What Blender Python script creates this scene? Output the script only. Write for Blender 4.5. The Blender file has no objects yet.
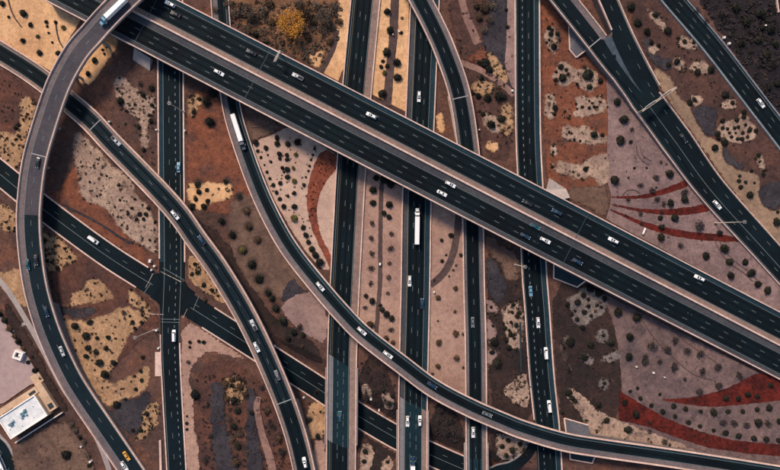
import bpy, bmesh, math, random
from mathutils import Vector, Matrix, geometry, noise
random.seed(7)
S = bpy.context.scene
COL = S.collection

# ---------------------------------------------------------------- camera, sky, sun, exposure
MPP = 0.58                       # metres of ground per photograph pixel
CAM_H = 780 * MPP * 28 / 36      # a drone looking straight down
cd = bpy.data.cameras.new('camera'); cam = bpy.data.objects.new('camera', cd); COL.objects.link(cam)
cam.location = (0, 0, CAM_H); cam.rotation_euler = (0, 0, 0)
cd.lens = 28; cd.sensor_width = 36; cd.sensor_fit = 'HORIZONTAL'; cd.clip_start = 1; cd.clip_end = 12000
S.camera = cam
SUN_EL, SUN_AZ = math.radians(42), math.radians(-28)      # azimuth from +Y (image top), negative = towards the left
w = bpy.data.worlds.new('World'); S.world = w; w.use_nodes = True
nt = w.node_tree; bg = nt.nodes['Background']
sky = nt.nodes.new('ShaderNodeTexSky'); sky.sky_type = 'NISHITA'; sky.sun_disc = False
sky.sun_elevation = SUN_EL; sky.sun_rotation = SUN_AZ; sky.air_density = 1.2; sky.dust_density = 2.0; sky.ozone_density = 1.5
nt.links.new(sky.outputs[0], bg.inputs[0]); bg.inputs[1].default_value = 0.075
sl = bpy.data.lights.new('sun', 'SUN'); sun = bpy.data.objects.new('sun', sl); COL.objects.link(sun)
sl.energy = 2.4; sl.angle = math.radians(13); sl.color = (1.0, 0.78, 0.58)
sdir = Vector((math.sin(SUN_AZ)*math.cos(SUN_EL), math.cos(SUN_AZ)*math.cos(SUN_EL), math.sin(SUN_EL)))
sun.rotation_euler = sdir.to_track_quat('Z', 'Y').to_euler(); sun.location = sdir * 300
S.view_settings.view_transform = 'Standard'; S.view_settings.look = 'None'
S.view_settings.exposure = 1.0; S.view_settings.gamma = 1.0
try: S.cycles.use_denoising = True; S.cycles.max_bounces = 5; S.cycles.diffuse_bounces = 3
except Exception: pass

# ---------------------------------------------------------------- helpers
def lin(r, g, b):
    f = lambda c: c/12.92 if c <= 0.04045 else ((c+0.055)/1.055)**2.4
    return (f(r/255), f(g/255), f(b/255))
def P(px, py, z=0.0):
    """photograph pixel -> world point standing at height z"""
    k = MPP * (CAM_H - z) / CAM_H
    return Vector(((px-390)*k, (235-py)*k, z))
def tag(o, label=None, cat=None, group=None, kind=None):
    if label: o['label'] = label
    if cat: o['category'] = cat
    if group: o['group'] = group
    if kind: o['kind'] = kind
    return o
def link(name, me, mat=None, parent=None):
    o = bpy.data.objects.new(name, me); COL.objects.link(o)
    if mat is not None and me is not None and not me.materials: me.materials.append(mat)
    if parent is not None: o.parent = parent
    return o
def empty(name, loc=(0, 0, 0), rz=0):
    o = bpy.data.objects.new(name, None); COL.objects.link(o); o.location = loc; o.rotation_euler = (0, 0, rz)
    o.empty_display_size = 0.5
    return o
def mesh(name, vs, fs, smooth=False):
    me = bpy.data.meshes.new(name); me.from_pydata([tuple(v) for v in vs], [], fs); me.update()
    if smooth: me.polygons.foreach_set('use_smooth', [True]*len(me.polygons))
    return me
class MB:
    def __init__(s): s.v = []; s.f = []
    def box(s, x0, x1, y0, y1, z0, z1, tx=0, ty=0):
        """box whose top is inset by tx / ty"""
        b = len(s.v)
        s.v += [(x0,y0,z0),(x1,y0,z0),(x1,y1,z0),(x0,y1,z0),(x0+tx,y0+ty,z1),(x1-tx,y0+ty,z1),(x1-tx,y1-ty,z1),(x0+tx,y1-ty,z1)]
        s.f += [(b+3,b+2,b+1,b),(b+4,b+5,b+6,b+7),(b,b+1,b+5,b+4),(b+1,b+2,b+6,b+5),(b+2,b+3,b+7,b+6),(b+3,b,b+4,b+7)]
        return s
    def cyl(s, p, q, r0, r1=None, n=8):
        r1 = r0 if r1 is None else r1
        p, q = Vector(p), Vector(q); d = (q-p).normalized()
        a = d.orthogonal().normalized(); c = d.cross(a); b = len(s.v)
        for (o, r) in ((p, r0), (q, r1)):
            for i in range(n):
                t = 2*math.pi*i/n; s.v.append(tuple(o + a*math.cos(t)*r + c*math.sin(t)*r))
        for i in range(n): s.f.append((b+i, b+(i+1) % n, b+n+(i+1) % n, b+n+i))
        s.f.append(tuple(b+n-1-i for i in range(n))); s.f.append(tuple(b+n+i for i in range(n)))
        return s
    def quad(s, a, b, c, d):
        k = len(s.v); s.v += [tuple(a), tuple(b), tuple(c), tuple(d)]; s.f.append((k, k+1, k+2, k+3)); return s
    def prism(s, poly, z0, z1):
        """poly: ccw xy list"""
        n = len(poly); b = len(s.v)
        s.v += [(x, y, z0) for x, y in poly] + [(x, y, z1) for x, y in poly]
        for i in range(n): s.f.append((b+i, b+(i+1) % n, b+n+(i+1) % n, b+n+i))
        s.f.append(tuple(b+n-1-i for i in range(n))); s.f.append(tuple(b+n+i for i in range(n)))
        return s
    def loft(s, prof, y0, y1, inset=0.0):
        """side profile (x,z) list extruded in y"""
        n = len(prof); b = len(s.v)
        s.v += [(x, y0, z) for x, z in prof] + [(x, y1, z) for x, z in prof]
        for i in range(n): s.f.append((b+i, b+(i+1) % n, b+n+(i+1) % n, b+n+i))
        s.f.append(tuple(b+n-1-i for i in range(n))); s.f.append(tuple(b+n+i for i in range(n)))
        return s
    def build(s, name, mat, parent=None, smooth=False):
        return link(name, mesh(name, s.v, s.f, smooth), mat, parent)
def smooth_path(pts, step=3.0):
    """Catmull-Rom through control tuples (x, y, ...), resampled about every step pixels"""
    out = []
    n = len(pts); dim = len(pts[0])
    for i in range(n-1):
        p0 = pts[max(i-1, 0)]; p1 = pts[i]; p2 = pts[i+1]; p3 = pts[min(i+2, n-1)]
        L = math.hypot(p2[0]-p1[0], p2[1]-p1[1]); m = max(1, int(L/step))
        for j in range(m):
            t = j/m; q = []
            for k in range(dim):
                if k >= 2:
                    u = t*t*(3-2*t); q.append(p1[k]*(1-u)+p2[k]*u)
                else:
                    q.append(0.5*((2*p1[k])+(-p0[k]+p2[k])*t+(2*p0[k]-5*p1[k]+4*p2[k]-p3[k])*t*t+(-p0[k]+3*p1[k]-3*p2[k]+p3[k])*t**3))
            out.append(tuple(q))
    out.append(tuple(pts[-1]))
    return out
class Path:
    """a road's centre line given in pixels with its height z in metres: world points, normals and arc length"""
    def __init__(s, pts, step=3.0):
        s.px = smooth_path(pts, step)
        s.p = [P(q[0], q[1], q[2]) for q in s.px]
        n = len(s.p); s.n = []
        for i in range(n):
            d = s.p[min(i+1, n-1)] - s.p[max(i-1, 0)]; d = Vector((d.x, d.y, 0)).normalized()
            s.n.append(Vector((d.y, -d.x, 0)))            # to the right of travel
        for _ in range(2):
            s.n = [((s.n[max(i-1,0)] + s.n[i]*2 + s.n[min(i+1,n-1)])).normalized() for i in range(n)]
        s.s = [0]
        for i in range(1, n): s.s.append(s.s[-1] + (s.p[i]-s.p[i-1]).length)
        s.L = s.s[-1]
    def at(s, t):
        t = min(max(t, 0), s.L); i = 0
        lo, hi = 0, len(s.s)-1
        while hi-lo > 1:
            m = (lo+hi)//2
            if s.s[m] <= t: lo = m
            else: hi = m
        u = (t-s.s[lo])/max(1e-6, s.s[hi]-s.s[lo])
        return s.p[lo].lerp(s.p[hi], u), s.n[lo].lerp(s.n[hi], u).normalized()
    def near(s, px, py):
        """arc length and right-hand offset (m) of the point seen at this pixel"""
        best = None
        for i in range(len(s.p)):
            q = P(px, py, s.p[i].z); d = (q-s.p[i]).length
            if best is None or d < best[0]: best = (d, i, q)
        d, i, q = best
        tn = Vector((-s.n[i].y, s.n[i].x, 0))
        return s.s[i] + (q-s.p[i]).dot(tn), (q-s.p[i]).dot(s.n[i]), s.p[i].z
    def span(s, a=0.0, b=None):
        b = s.L if b is None else b
        ts = [a] + [t for t in s.s if a+0.3 < t < b-0.3] + [b]
        return ts
def strip(path, o0, o1, dz, mat, name, parent, a=0.0, b=None, thick=0.0, bottom=None, wob=0.0):
    """ribbon between offsets o0 < o1 in metres (numbers or functions of arc length); thick > 0 gives it sides"""
    ts = path.span(a, b); vs = []; fs = []
    f0 = o0 if callable(o0) else (lambda t: o0); f1 = o1 if callable(o1) else (lambda t: o1)
    k = 4 if thick or bottom else 2
    for t in ts:
        c, n = path.at(t)
        l = c + n*f0(t) + Vector((0,0,dz)); r = c + n*f1(t) + Vector((0,0,dz))
        vs += [l, r]
        if k == 4:
            zb = (l.z - thick) if bottom is None else bottom(t, l.z)
            vs += [Vector((r.x, r.y, zb)), Vector((l.x, l.y, zb))]
    for i in range(len(ts)-1):
        A = i*k; B = (i+1)*k
        if k == 2: fs.append((A, A+1, B+1, B))
        else:
            fs += [(A, A+1, B+1, B), (A+1, A+2, B+2, B+1), (A+2, A+3, B+3, B+2), (A+3, A, B, B+3)]
    if k == 4:
        fs.append((3, 2, 1, 0)); e = (len(ts)-1)*4; fs.append((e, e+1, e+2, e+3))
    return link(name, mesh(name, vs, fs), mat, parent)
def barrier(path, off, side, parent, mat, a=0.0, b=None, h=0.9, wd=0.9, dz=0.0, name='barrier'):
    """concrete safety barrier with sloped faces along an offset"""
    ts = path.span(a, b); vs = []; fs = []
    prof = [(-wd/2, -0.25), (-wd/2, 0.12), (-wd*0.40, 0.35), (-wd*0.35, h), (wd*0.35, h), (wd*0.40, 0.35), (wd/2, 0.12), (wd/2, -0.25)]
    fo = off if callable(off) else (lambda t: off)
    m = len(prof)
    for t in ts:
        c, n = path.at(t)
        for (x, z) in prof:
            q = c + n*(fo(t)+x); vs.append((q.x, q.y, c.z+z+dz))
    for i in range(len(ts)-1):
        for j in range(m):
            fs.append((i*m+j, i*m+(j+1) % m, (i+1)*m+(j+1) % m, (i+1)*m+j))
    fs.append(tuple(range(m))); e = (len(ts)-1)*m; fs.append(tuple(e+m-1-j for j in range(m)))
    return link(name, mesh(name, vs, fs), mat, parent)
def dashes(path, offs, dz, mat, parent, a=0.0, b=None, period=12.2, ln=3.1, wd=0.2, name='lane_marking', phase=0.0):
    b = path.L if b is None else b
    vs = []; fs = []
    for k, off in enumerate(offs):
        fo = off if callable(off) else (lambda t, off=off: off)
        t = a + phase + k*1.6
        while t + ln < b:
            c0, n0 = path.at(t); c1, n1 = path.at(t+ln); z = Vector((0,0,dz)); i = len(vs)
            vs += [c0+n0*(fo(t)-wd/2)+z, c0+n0*(fo(t)+wd/2)+z, c1+n1*(fo(t+ln)+wd/2)+z, c1+n1*(fo(t+ln)-wd/2)+z]
            fs.append((i, i+1, i+2, i+3)); t += period
    if not fs: return None
    o = link(name, mesh(name, vs, fs), mat, parent); o['kind'] = 'stuff'
    return o

# ---------------------------------------------------------------- materials
MATS = {}
def nodemat(name):
    m = bpy.data.materials.new(name); m.use_nodes = True; t = m.node_tree
    return m, t, t.nodes['Principled BSDF']
def plain(name, col, rough=0.6, metal=0.0, var=0.12, scale=3.0, spec=0.3, coat=0.0):
    if name in MATS: return MATS[name]
    m, t, b = nodemat(name)
    b.inputs['Roughness'].default_value = rough; b.inputs['Metallic'].default_value = metal
    b.inputs['Specular IOR Level'].default_value = spec
    if coat: b.inputs['Coat Weight'].default_value = coat
    tc = t.nodes.new('ShaderNodeTexCoord'); nz = t.nodes.new('ShaderNodeTexNoise'); nz.inputs['Scale'].default_value = scale; nz.inputs['Detail'].default_value = 4
    t.links.new(tc.outputs['Object'], nz.inputs['Vector'])
    mx = t.nodes.new('ShaderNodeMix'); mx.data_type = 'RGBA'
    mx.inputs[6].default_value = (*[c*(1-var) for c in col], 1); mx.inputs[7].default_value = (*[min(1, c*(1+var)) for c in col], 1)
    t.links.new(nz.outputs[0], mx.inputs[0]); t.links.new(mx.outputs[2], b.inputs['Base Color'])
    MATS[name] = m; return m
def surf(name, col, col2=None, big=0.03, fine=1.2, contrast=0.35, speck=0.25, rough=0.95, bump=0.25, col3=None, stretch=None, third=0.55, feather=False, holes=0.0):
    """ground / gravel / paving: large patches of col and col2, fine grain, pebble speckle and relief"""
    if name in MATS: return MATS[name]
    m, t, b = nodemat(name); N = t.nodes; Lk = t.links
    b.inputs['Roughness'].default_value = rough; b.inputs['Specular IOR Level'].default_value = 0.15
    g = N.new('ShaderNodeNewGeometry')
    def noise_(scale, detail=6, rough_=0.6):
        n = N.new('ShaderNodeTexNoise'); n.inputs['Scale'].default_value = scale; n.inputs['Detail'].default_value = detail; n.inputs['Roughness'].default_value = rough_
        Lk.new(g.outputs['Position'], n.inputs['Vector']); return n
    def ramp(src, lo, hi):
        r = N.new('ShaderNodeMapRange'); r.inputs[1].default_value = lo; r.inputs[2].default_value = hi; Lk.new(src, r.inputs[0]); return r.outputs[0]
    col2 = col2 or tuple(c*0.72 for c in col)
    a = N.new('ShaderNodeMix'); a.data_type = 'RGBA'; a.inputs[6].default_value = (*col, 1); a.inputs[7].default_value = (*col2, 1)
    Lk.new(ramp(noise_(big, 8, 0.62).outputs[0], 0.38, 0.64), a.inputs[0]); cur = a.outputs[2]
    if col3:
        c3 = N.new('ShaderNodeMix'); c3.data_type = 'RGBA'; c3.inputs[7].default_value = (*col3, 1)
        Lk.new(cur, c3.inputs[6]); Lk.new(ramp(noise_(big*2.3, 8, 0.7).outputs[0], third-0.02, third+0.12), c3.inputs[0]); cur = c3.outputs[2]
    mid = noise_(fine*0.22, 5, 0.7)
    h = N.new('ShaderNodeMix'); h.data_type = 'RGBA'; h.blend_type = 'MULTIPLY'; h.inputs[0].default_value = contrast
    Lk.new(cur, h.inputs[6])
    cr = N.new('ShaderNodeValToRGB'); cr.color_ramp.elements[0].position = 0.3; cr.color_ramp.elements[0].color = (0.35,0.35,0.35,1); cr.color_ramp.elements[1].position = 0.7; cr.color_ramp.elements[1].color = (1.25,1.22,1.2,1)
    Lk.new(mid.outputs[0], cr.inputs[0]); Lk.new(cr.outputs[0], h.inputs[7]); cur = h.outputs[2]
    vor = N.new('ShaderNodeTexVoronoi'); vor.inputs['Scale'].default_value = fine; Lk.new(g.outputs['Position'], vor.inputs['Vector'])
    k = N.new('ShaderNodeMix'); k.data_type = 'RGBA'; k.blend_type = 'MULTIPLY'; k.inputs[0].default_value = speck
    sep = N.new('ShaderNodeSeparateColor'); Lk.new(vor.outputs['Color'], sep.inputs[0])
    cr2 = N.new('ShaderNodeValToRGB'); cr2.color_ramp.elements[0].color = (0.3,0.3,0.3,1); cr2.color_ramp.elements[1].position = 0.6; cr2.color_ramp.elements[1].color = (1.2,1.2,1.2,1)
    Lk.new(sep.outputs[0], cr2.inputs[0]); Lk.new(cur, k.inputs[6]); Lk.new(cr2.outputs[0], k.inputs[7]); cur = k.outputs[2]
    Lk.new(cur, b.inputs['Base Color'])
    if feather:      # gravel thins out raggedly at the rim of the bed and wears through in places, so the soil below shows
        at = N.new('ShaderNodeAttribute'); at.attribute_name = 'edge'
        ma = N.new('ShaderNodeMath'); ma.operation = 'MULTIPLY_ADD'; ma.inputs[1].default_value = 2.4; Lk.new(noise_(0.42, 6, 0.68).outputs[0], ma.inputs[0]); Lk.new(at.outputs['Fac'], ma.inputs[2])
        rim = ramp(ma.outputs[0], 1.2, 1.72)
        if holes:
            ho = ramp(noise_(0.16, 7, 0.72).outputs[0], holes-0.05, holes+0.05)
            mm = N.new('ShaderNodeMath'); mm.operation = 'MULTIPLY'; Lk.new(rim, mm.inputs[0]); Lk.new(ho, mm.inputs[1]); rim = mm.outputs[0]
        tr = N.new('ShaderNodeBsdfTransparent'); ms = N.new('ShaderNodeMixShader'); Lk.new(rim, ms.inputs[0]); Lk.new(tr.outputs[0], ms.inputs[1]); Lk.new(b.outputs[0], ms.inputs[2])
        Lk.new(ms.outputs[0], N['Material Output'].inputs['Surface'])
    if bump:
        bp = N.new('ShaderNodeBump'); bp.inputs['Strength'].default_value = bump; bp.inputs['Distance'].default_value = 0.25
        Lk.new(noise_(fine*0.6, 6, 0.75).outputs[0], bp.inputs['Height']); Lk.new(bp.outputs[0], b.inputs['Normal'])
    MATS[name] = m; return m
GK = 0.80      # photograph tone -> reflectance
def C(r, g, b, k=1.0): return tuple(c*GK*k for c in lin(r, g, b))
ground_mat = surf('soil', C(104,76,68), C(76,60,58), big=0.022, contrast=0.65, speck=0.4, col3=C(124,82,64), third=0.56)
F_ = dict(feather=True)
BED = {
 'sand': surf('pale sand gravel', C(224,182,140), C(202,158,119), big=0.04, contrast=0.45, speck=0.28, **F_),
 'ochre': surf('ochre gravel', C(184,149,116), C(154,121,95), big=0.07, contrast=0.55, speck=0.35, col3=C(124,97,82), third=0.58, holes=0.37, **F_),
 'tan': surf('grey tan gravel', C(178,153,137), C(148,125,114), big=0.07, contrast=0.6, speck=0.4, col3=C(118,97,90), third=0.6, holes=0.40, **F_),
 'pale':   surf('pale pink gravel', C(196,168,152), C(178,150,138), big=0.04, contrast=0.32, speck=0.2, **F_),
 'pink': surf('pink soil gravel', C(176,144,130), C(152,122,112), big=0.03, contrast=0.4, speck=0.25, **F_),
 'pinkish':surf('dusty pink earth', C(158,132,126), C(134,110,107), big=0.05, contrast=0.4, speck=0.25, **F_),
 'mauve': surf('mauve gravel', C(144,121,119), C(116,98,100), big=0.035, contrast=0.55, speck=0.3, col3=C(98,84,88), third=0.58, **F_),
 'mauve_dimmed': surf('dimmed mauve gravel', C(126,105,103), C(94,80,83), big=0.035, contrast=0.6, speck=0.3, col3=C(78,68,73), third=0.56, **F_),  # darker than mauve: fainter light at lower right put into its colour
 'rust': surf('rust soil', C(134,82,62), C(108,70,58), big=0.05, contrast=0.6, speck=0.4, col3=C(84,62,58), third=0.53, **F_),
 'rust2': surf('dull rust soil', C(102,68,58), C(76,56,54), big=0.05, contrast=0.6, speck=0.4, col3=C(124,80,62), third=0.58, **F_),
 'brown':  surf('brown earth', C(120,96,84), C(90,72,67), big=0.05, contrast=0.55, speck=0.35, **F_),
 'dark': surf('dark earth', C(62,48,46), C(44,38,39), big=0.05, contrast=0.6, speck=0.4, col3=C(80,58,52), third=0.58, **F_),  # dark soil colour, deepened to carry the dimming towards right and bottom
 'night':  surf('blackish earth', C(46,40,46), C(34,32,38), big=0.03, contrast=0.6, speck=0.4, col3=C(66,54,56), third=0.62, **F_),
 'slate': surf('slate gravel', C(68,64,70), C(50,49,57), big=0.06, contrast=0.55, speck=0.45, holes=0.36, **F_),
 'red': surf('crushed red rock', C(104,38,32), C(66,28,27), big=0.10, fine=0.9, contrast=0.7, speck=0.6, **F_),
 'brick': surf('orange red rock', C(140,78,61), C(108,61,51), big=0.08, contrast=0.55, speck=0.5, **F_),
 'verge':  surf('tan verge gravel', C(158,133,112), C(134,112,97), big=0.05, contrast=0.45, speck=0.3, **F_),
 'grey': surf('pale grey gravel', C(136,125,121), C(104,96,96), big=0.09, contrast=0.65, speck=0.5, holes=0.40, **F_),
 'pad':    surf('lilac paving', C(176,154,152), C(158,138,140), big=0.02, contrast=0.25, speck=0.12, bump=0.1),
 'plum':   surf('purplish brown earth', C(92,66,60), C(70,54,53), big=0.05, contrast=0.6, speck=0.4, col3=C(112,74,62), third=0.6, **F_),
 'umber':  surf('orange brown earth', C(134,98,72), C(104,78,64), big=0.06, contrast=0.6, speck=0.4, **F_),
 'path':   surf('trodden path', C(146,116,107), C(126,99,94), big=0.06, contrast=0.4, speck=0.25),
 'dpath':  surf('dark gravel path', C(92,76,74), C(74,62,64), big=0.06, contrast=0.45, speck=0.3),
}
asph   = surf('asphalt', C(14,46,59,.40), C(4,28,42,.34), big=0.03, fine=2.0, contrast=0.4, speck=0.25, rough=0.85, bump=0.05)
asph_l = surf('worn asphalt', C(30,54,66,.5), C(22,45,58,.5), big=0.02, fine=2.0, contrast=0.4, speck=0.25, rough=0.85, bump=0.05)
asph_g = surf('grey deck concrete', C(90,86,94,.8), C(68,70,82,.8), big=0.02, fine=2.0, contrast=0.35, speck=0.2, rough=0.85, bump=0.05)
shoul  = surf('shoulder concrete', C(122,110,112), C(98,93,99), big=0.02, fine=1.6, contrast=0.4, speck=0.25, rough=0.9, bump=0.06)
shoul_d= surf('dark shoulder', C(38,66,80,.8), C(28,54,68,.8), big=0.02, fine=1.6, contrast=0.4, speck=0.25, rough=0.9, bump=0.06)
shoul_g= surf('grey shoulder', C(80,80,86), C(62,66,74), big=0.02, fine=1.6, contrast=0.4, speck=0.25, rough=0.9, bump=0.06)
shoul_w= surf('warm shoulder', C(148,126,118), C(120,105,103), big=0.02, fine=1.6, contrast=0.4, speck=0.25, rough=0.9, bump=0.06)
shoul_r= surf('rusty gutter', C(150,108,80), C(120,92,76), big=0.05, fine=1.6, contrast=0.4, speck=0.25, rough=0.9, bump=0.06)
conc   = surf('barrier concrete', C(228,198,186), C(202,176,168), big=0.08, fine=2.0, contrast=0.35, speck=0.2, rough=0.85, bump=0.05)
conc_b = surf('bridge concrete', C(170,160,158), C(146,138,140), big=0.05, fine=2.0, contrast=0.3, speck=0.2, rough=0.85, bump=0.05)
paint  = plain('road paint', C(124,136,140,.75), 0.6, var=0.35, scale=0.7)
paint_y= plain('yellow road paint', C(112,96,64,.7), 0.6, var=0.25, scale=0.7)
joint_m= plain('joint strip', C(150,150,154), 0.6)
steel  = plain('galvanised steel', (0.45,0.45,0.46), 0.45, 0.7)
steel_w= plain('pale painted steel', (0.52,0.43,0.37), 0.5, 0.0)
# ---------------------------------------------------------------- centre lines (pixel x, pixel y, height in metres)
def zs(pts, ctrl, key=0):
    """add heights to (x, y) points by interpolating ctrl [(key value, z)] over x (key 0) or y (key 1)"""
    out = []
    for p in pts:
        k = p[key]; z = ctrl[-1][1]
        if k <= ctrl[0][0]: z = ctrl[0][1]
        else:
            for (a, za), (b, zb) in zip(ctrl, ctrl[1:]):
                if a <= k <= b: u = (k-a)/(b-a); z = za*(1-u)+zb*u; break
        out.append((p[0], p[1], z))
    return out
def line(p, q, n): return [(p[0]+(q[0]-p[0])*i/n, p[1]+(q[1]-p[1])*i/n) for i in range(n+1)]
pM = Path(zs(line((60, -26.5), (840, 376.5), 26), [(60,7),(180,9),(290,13),(540,13),(640,8),(760,2),(840,1.2)]), 6)
pF = Path(zs([(150,-24),(136,-11),(121,3),(107,17),(92,34),(76,53),(59,84),(45,124),(34.5,162),(29.6,200),(28.8,226),(31,255),(35,283),(41.5,309),(51.5,338),(68,374),(83,399),(100,424),(130,468),(146,492)],
     [(-24,17),(50,15),(100,11),(200,9),(300,7),(400,3),(492,0.8)], 1))
pK = Path(zs([(-25,36),(0,52.5),(25,68),(46,83),(69,102),(90,120),(111.5,143),(137,169),(163,196),(181,217),(197,240),(214,263),(230,288),(245,314),(259,342),(272,371),(285,403),(296,436),(304,469),(309,495)],
     [(-25,0.3),(60,0.8),(90,2.5),(160,7.5),(285,7.5),(309,4)], 0))
pG = Path(zs([(219.5,-25),(220,0),(224,50),(231,104),(241,141),(258,188),(276,226),(294,255),(322,290),(343,314),(364,335),(402.5,365),(433.5,388),(470,407.5),(503.5,422),(524,430),(563,441.5),(601,448),(681,459.5),(780,475),(830,484)],
     [(219,0.3),(241,0.5),(300,4),(335,7.6),(565,7.6),(640,5),(780,1.5)], 0))
pA = Path([(368,-30,0.3),(365.5,0,0.3),(357,90,0.3),(351.5,165,0.3),(350,188,0.3),(345,283,0.3),(343,330,0.3),(341.8,376,0.3),(341,470,0.3),(340.5,500,0.3)])
pB = Path([(426.5,-30,0.3),(425,0,0.3),(421,95,0.3),(417,194,0.3),(415.5,283,0.3),(414,351,0.3),(413,400,0.3),(412.7,470,0.3),(412.5,500,0.3)])
pC = Path(zs([(405,-30),(419.5,-2),(432,22),(445,51),(459.5,94),(468,147),(472.3,200),(473,221),(474,283),(475.3,330),(476,376),(476.5,470),(477,500)],
     [(-30,8),(60,7),(97,5.8),(150,3.4),(225,0.4),(500,0.3)], 1))
pD = Path([(526.5,-30,0.2),(527,0,0.2),(527.5,95,0.2),(528.5,150,0.2),(532,215,0.2),(534,270,0.2),(537,310,0.2),(541.5,375,0.2),(547,428,0.2),(549.5,470,0.2),(551,500,0.2)])
pN = Path([(169.5,-30,0.236),(170.5,70,0.236),(171,150,0.236),(172,260,0.236),(171,300,0.236),(170,330,0.236),(171.3,376,0.236),(176.5,470,0.236),(178,500,0.236)])
pS = Path(zs([(-30,149),(0,173),(42,207),(100,250),(140,276),(185,303),(220,325),(264,353),(318,387.5),(358,414.5),(397,437.5),(430,453.5),(464,468.5),(520,492)],
     [(-30,0.2),(222,0.2),(270,-2.6),(322,-6),(520,-6)], 0))
pR = Path(zs([(484,478),(497,470),(512,466),(526,456),(535,440),(540,425)], [(484,-4.5),(510,-1.5),(532,0.15)], 0))
pL = Path([(650,-28,0.2),(673,0,0.2),(711,44.5,0.2),(750,95,0.2),(790,147,0.2),(815,180,0.2)])
pJ1 = Path(zs([(538,-32),(564,0),(591,34),(608,56),(622,73),(644,98),(676,141),(711,189),(762,246),(800,288)], [(538,8),(592,6.5),(644,3),(720,1.0),(800,0.6)], 0))
pJ2 = Path(zs([(593,-34),(608.3,0),(624,36),(639,66),(652,90)], [(590,7.3),(608,6.7),(624,5.62),(639,4.25),(652,3.15)], 0))
pQ = Path([(-20,262,0.15),(0,281,0.15),(14,300,0.15),(26,320,0.15),(33,332,0.15),(45,354,0.15),(62,386,0.15),(80,412,0.15),(94,433,0.15),(104,455,0.15),(112,480,0.15)])
pP = Path([(-25,415,0.15),(-8,441.5,0.15),(0.5,451,0.15),(11,475,0.15),(18,500,0.15)])
for o_ in (): pass

# ---------------------------------------------------------------- terrain: flat, cut down where the side street dips under the freeways
CUT = [(pS, 24*MPP/2), (pR, 11*MPP/2)]
CUTP = []
for pa, hw in CUT:
    for c in pa.p:
        if c.z < 0.15: CUTP.append((c.x, c.y, c.z, hw))
def terrain(x, y):
    z = 0.0
    for (cx, cy, cz, hw) in CUTP:
        dx = x-cx; dy = y-cy
        if abs(dx) > 26 or abs(dy) > 26: continue
        d = math.sqrt(dx*dx+dy*dy) - hw - 1.6
        q = cz - 0.22 + max(0, d)*0.62
        if q < z: z = q
    return z
def over_road(x, y):
    for (cx, cy, cz, hw) in CUTP:
        if cz < -0.05 and (x-cx)**2+(y-cy)**2 < (hw+1.2)**2: return True
    return False
def flat(x0, x1, y0, y1):
    for (cx, cy, cz, hw) in CUTP:
        if x0-22 < cx < x1+22 and y0-22 < cy < y1+22: return False
    return True
def make_ground():
    xs = [-5000,-1800,-700] + [(-60+3*i-390)*MPP for i in range(301)] + [700,1800,5000]
    ys = [-5000,-1800,-600] + [-(530-3*i-235)*MPP for i in range(198)] + [600,1800,5000]
    vs = [(x, y, terrain(x, y) if abs(x) < 300 and abs(y) < 200 else 0.0) for y in ys for x in xs]
    n = len(xs); fs = [(j*n+i, j*n+i+1, (j+1)*n+i+1, (j+1)*n+i) for j in range(len(ys)-1) for i in range(n-1)]
    o = link('ground', mesh('ground', vs, fs, True), ground_mat)
    tag(o, 'brown desert soil stretching under the whole interchange', kind='structure')
make_ground()
def chaikin(poly, it=2):
    for _ in range(it):
        q = []
        for i in range(len(poly)):
            a = poly[i]; b = poly[(i+1) % len(poly)]
            q += [(a[0]*.75+b[0]*.25, a[1]*.75+b[1]*.25), (a[0]*.25+b[0]*.75, a[1]*.25+b[1]*.75)]
        poly = q
    return poly
def resample(poly, step=2.0):
    out = []
    for i in range(len(poly)):
        a = poly[i]; b = poly[(i+1) % len(poly)]; L = math.hypot(b[0]-a[0], b[1]-a[1]); m = max(1, int(L/step))
        out += [(a[0]+(b[0]-a[0])*k/m, a[1]+(b[1]-a[1])*k/m) for k in range(m)]
    return out
def inside(pt, poly):
    x, y = pt; c = False; j = len(poly)-1
    for i in range(len(poly)):
        xi, yi = poly[i]; xj, yj = poly[j]
        if (yi > y) != (yj > y) and x < (xj-xi)*(y-yi)/(yj-yi)+xi: c = not c
        j = i
    return c
def parse(s): return [tuple(float(v) for v in t.split(',')) for t in s.split()]
BEDZ = [0.03]
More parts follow.
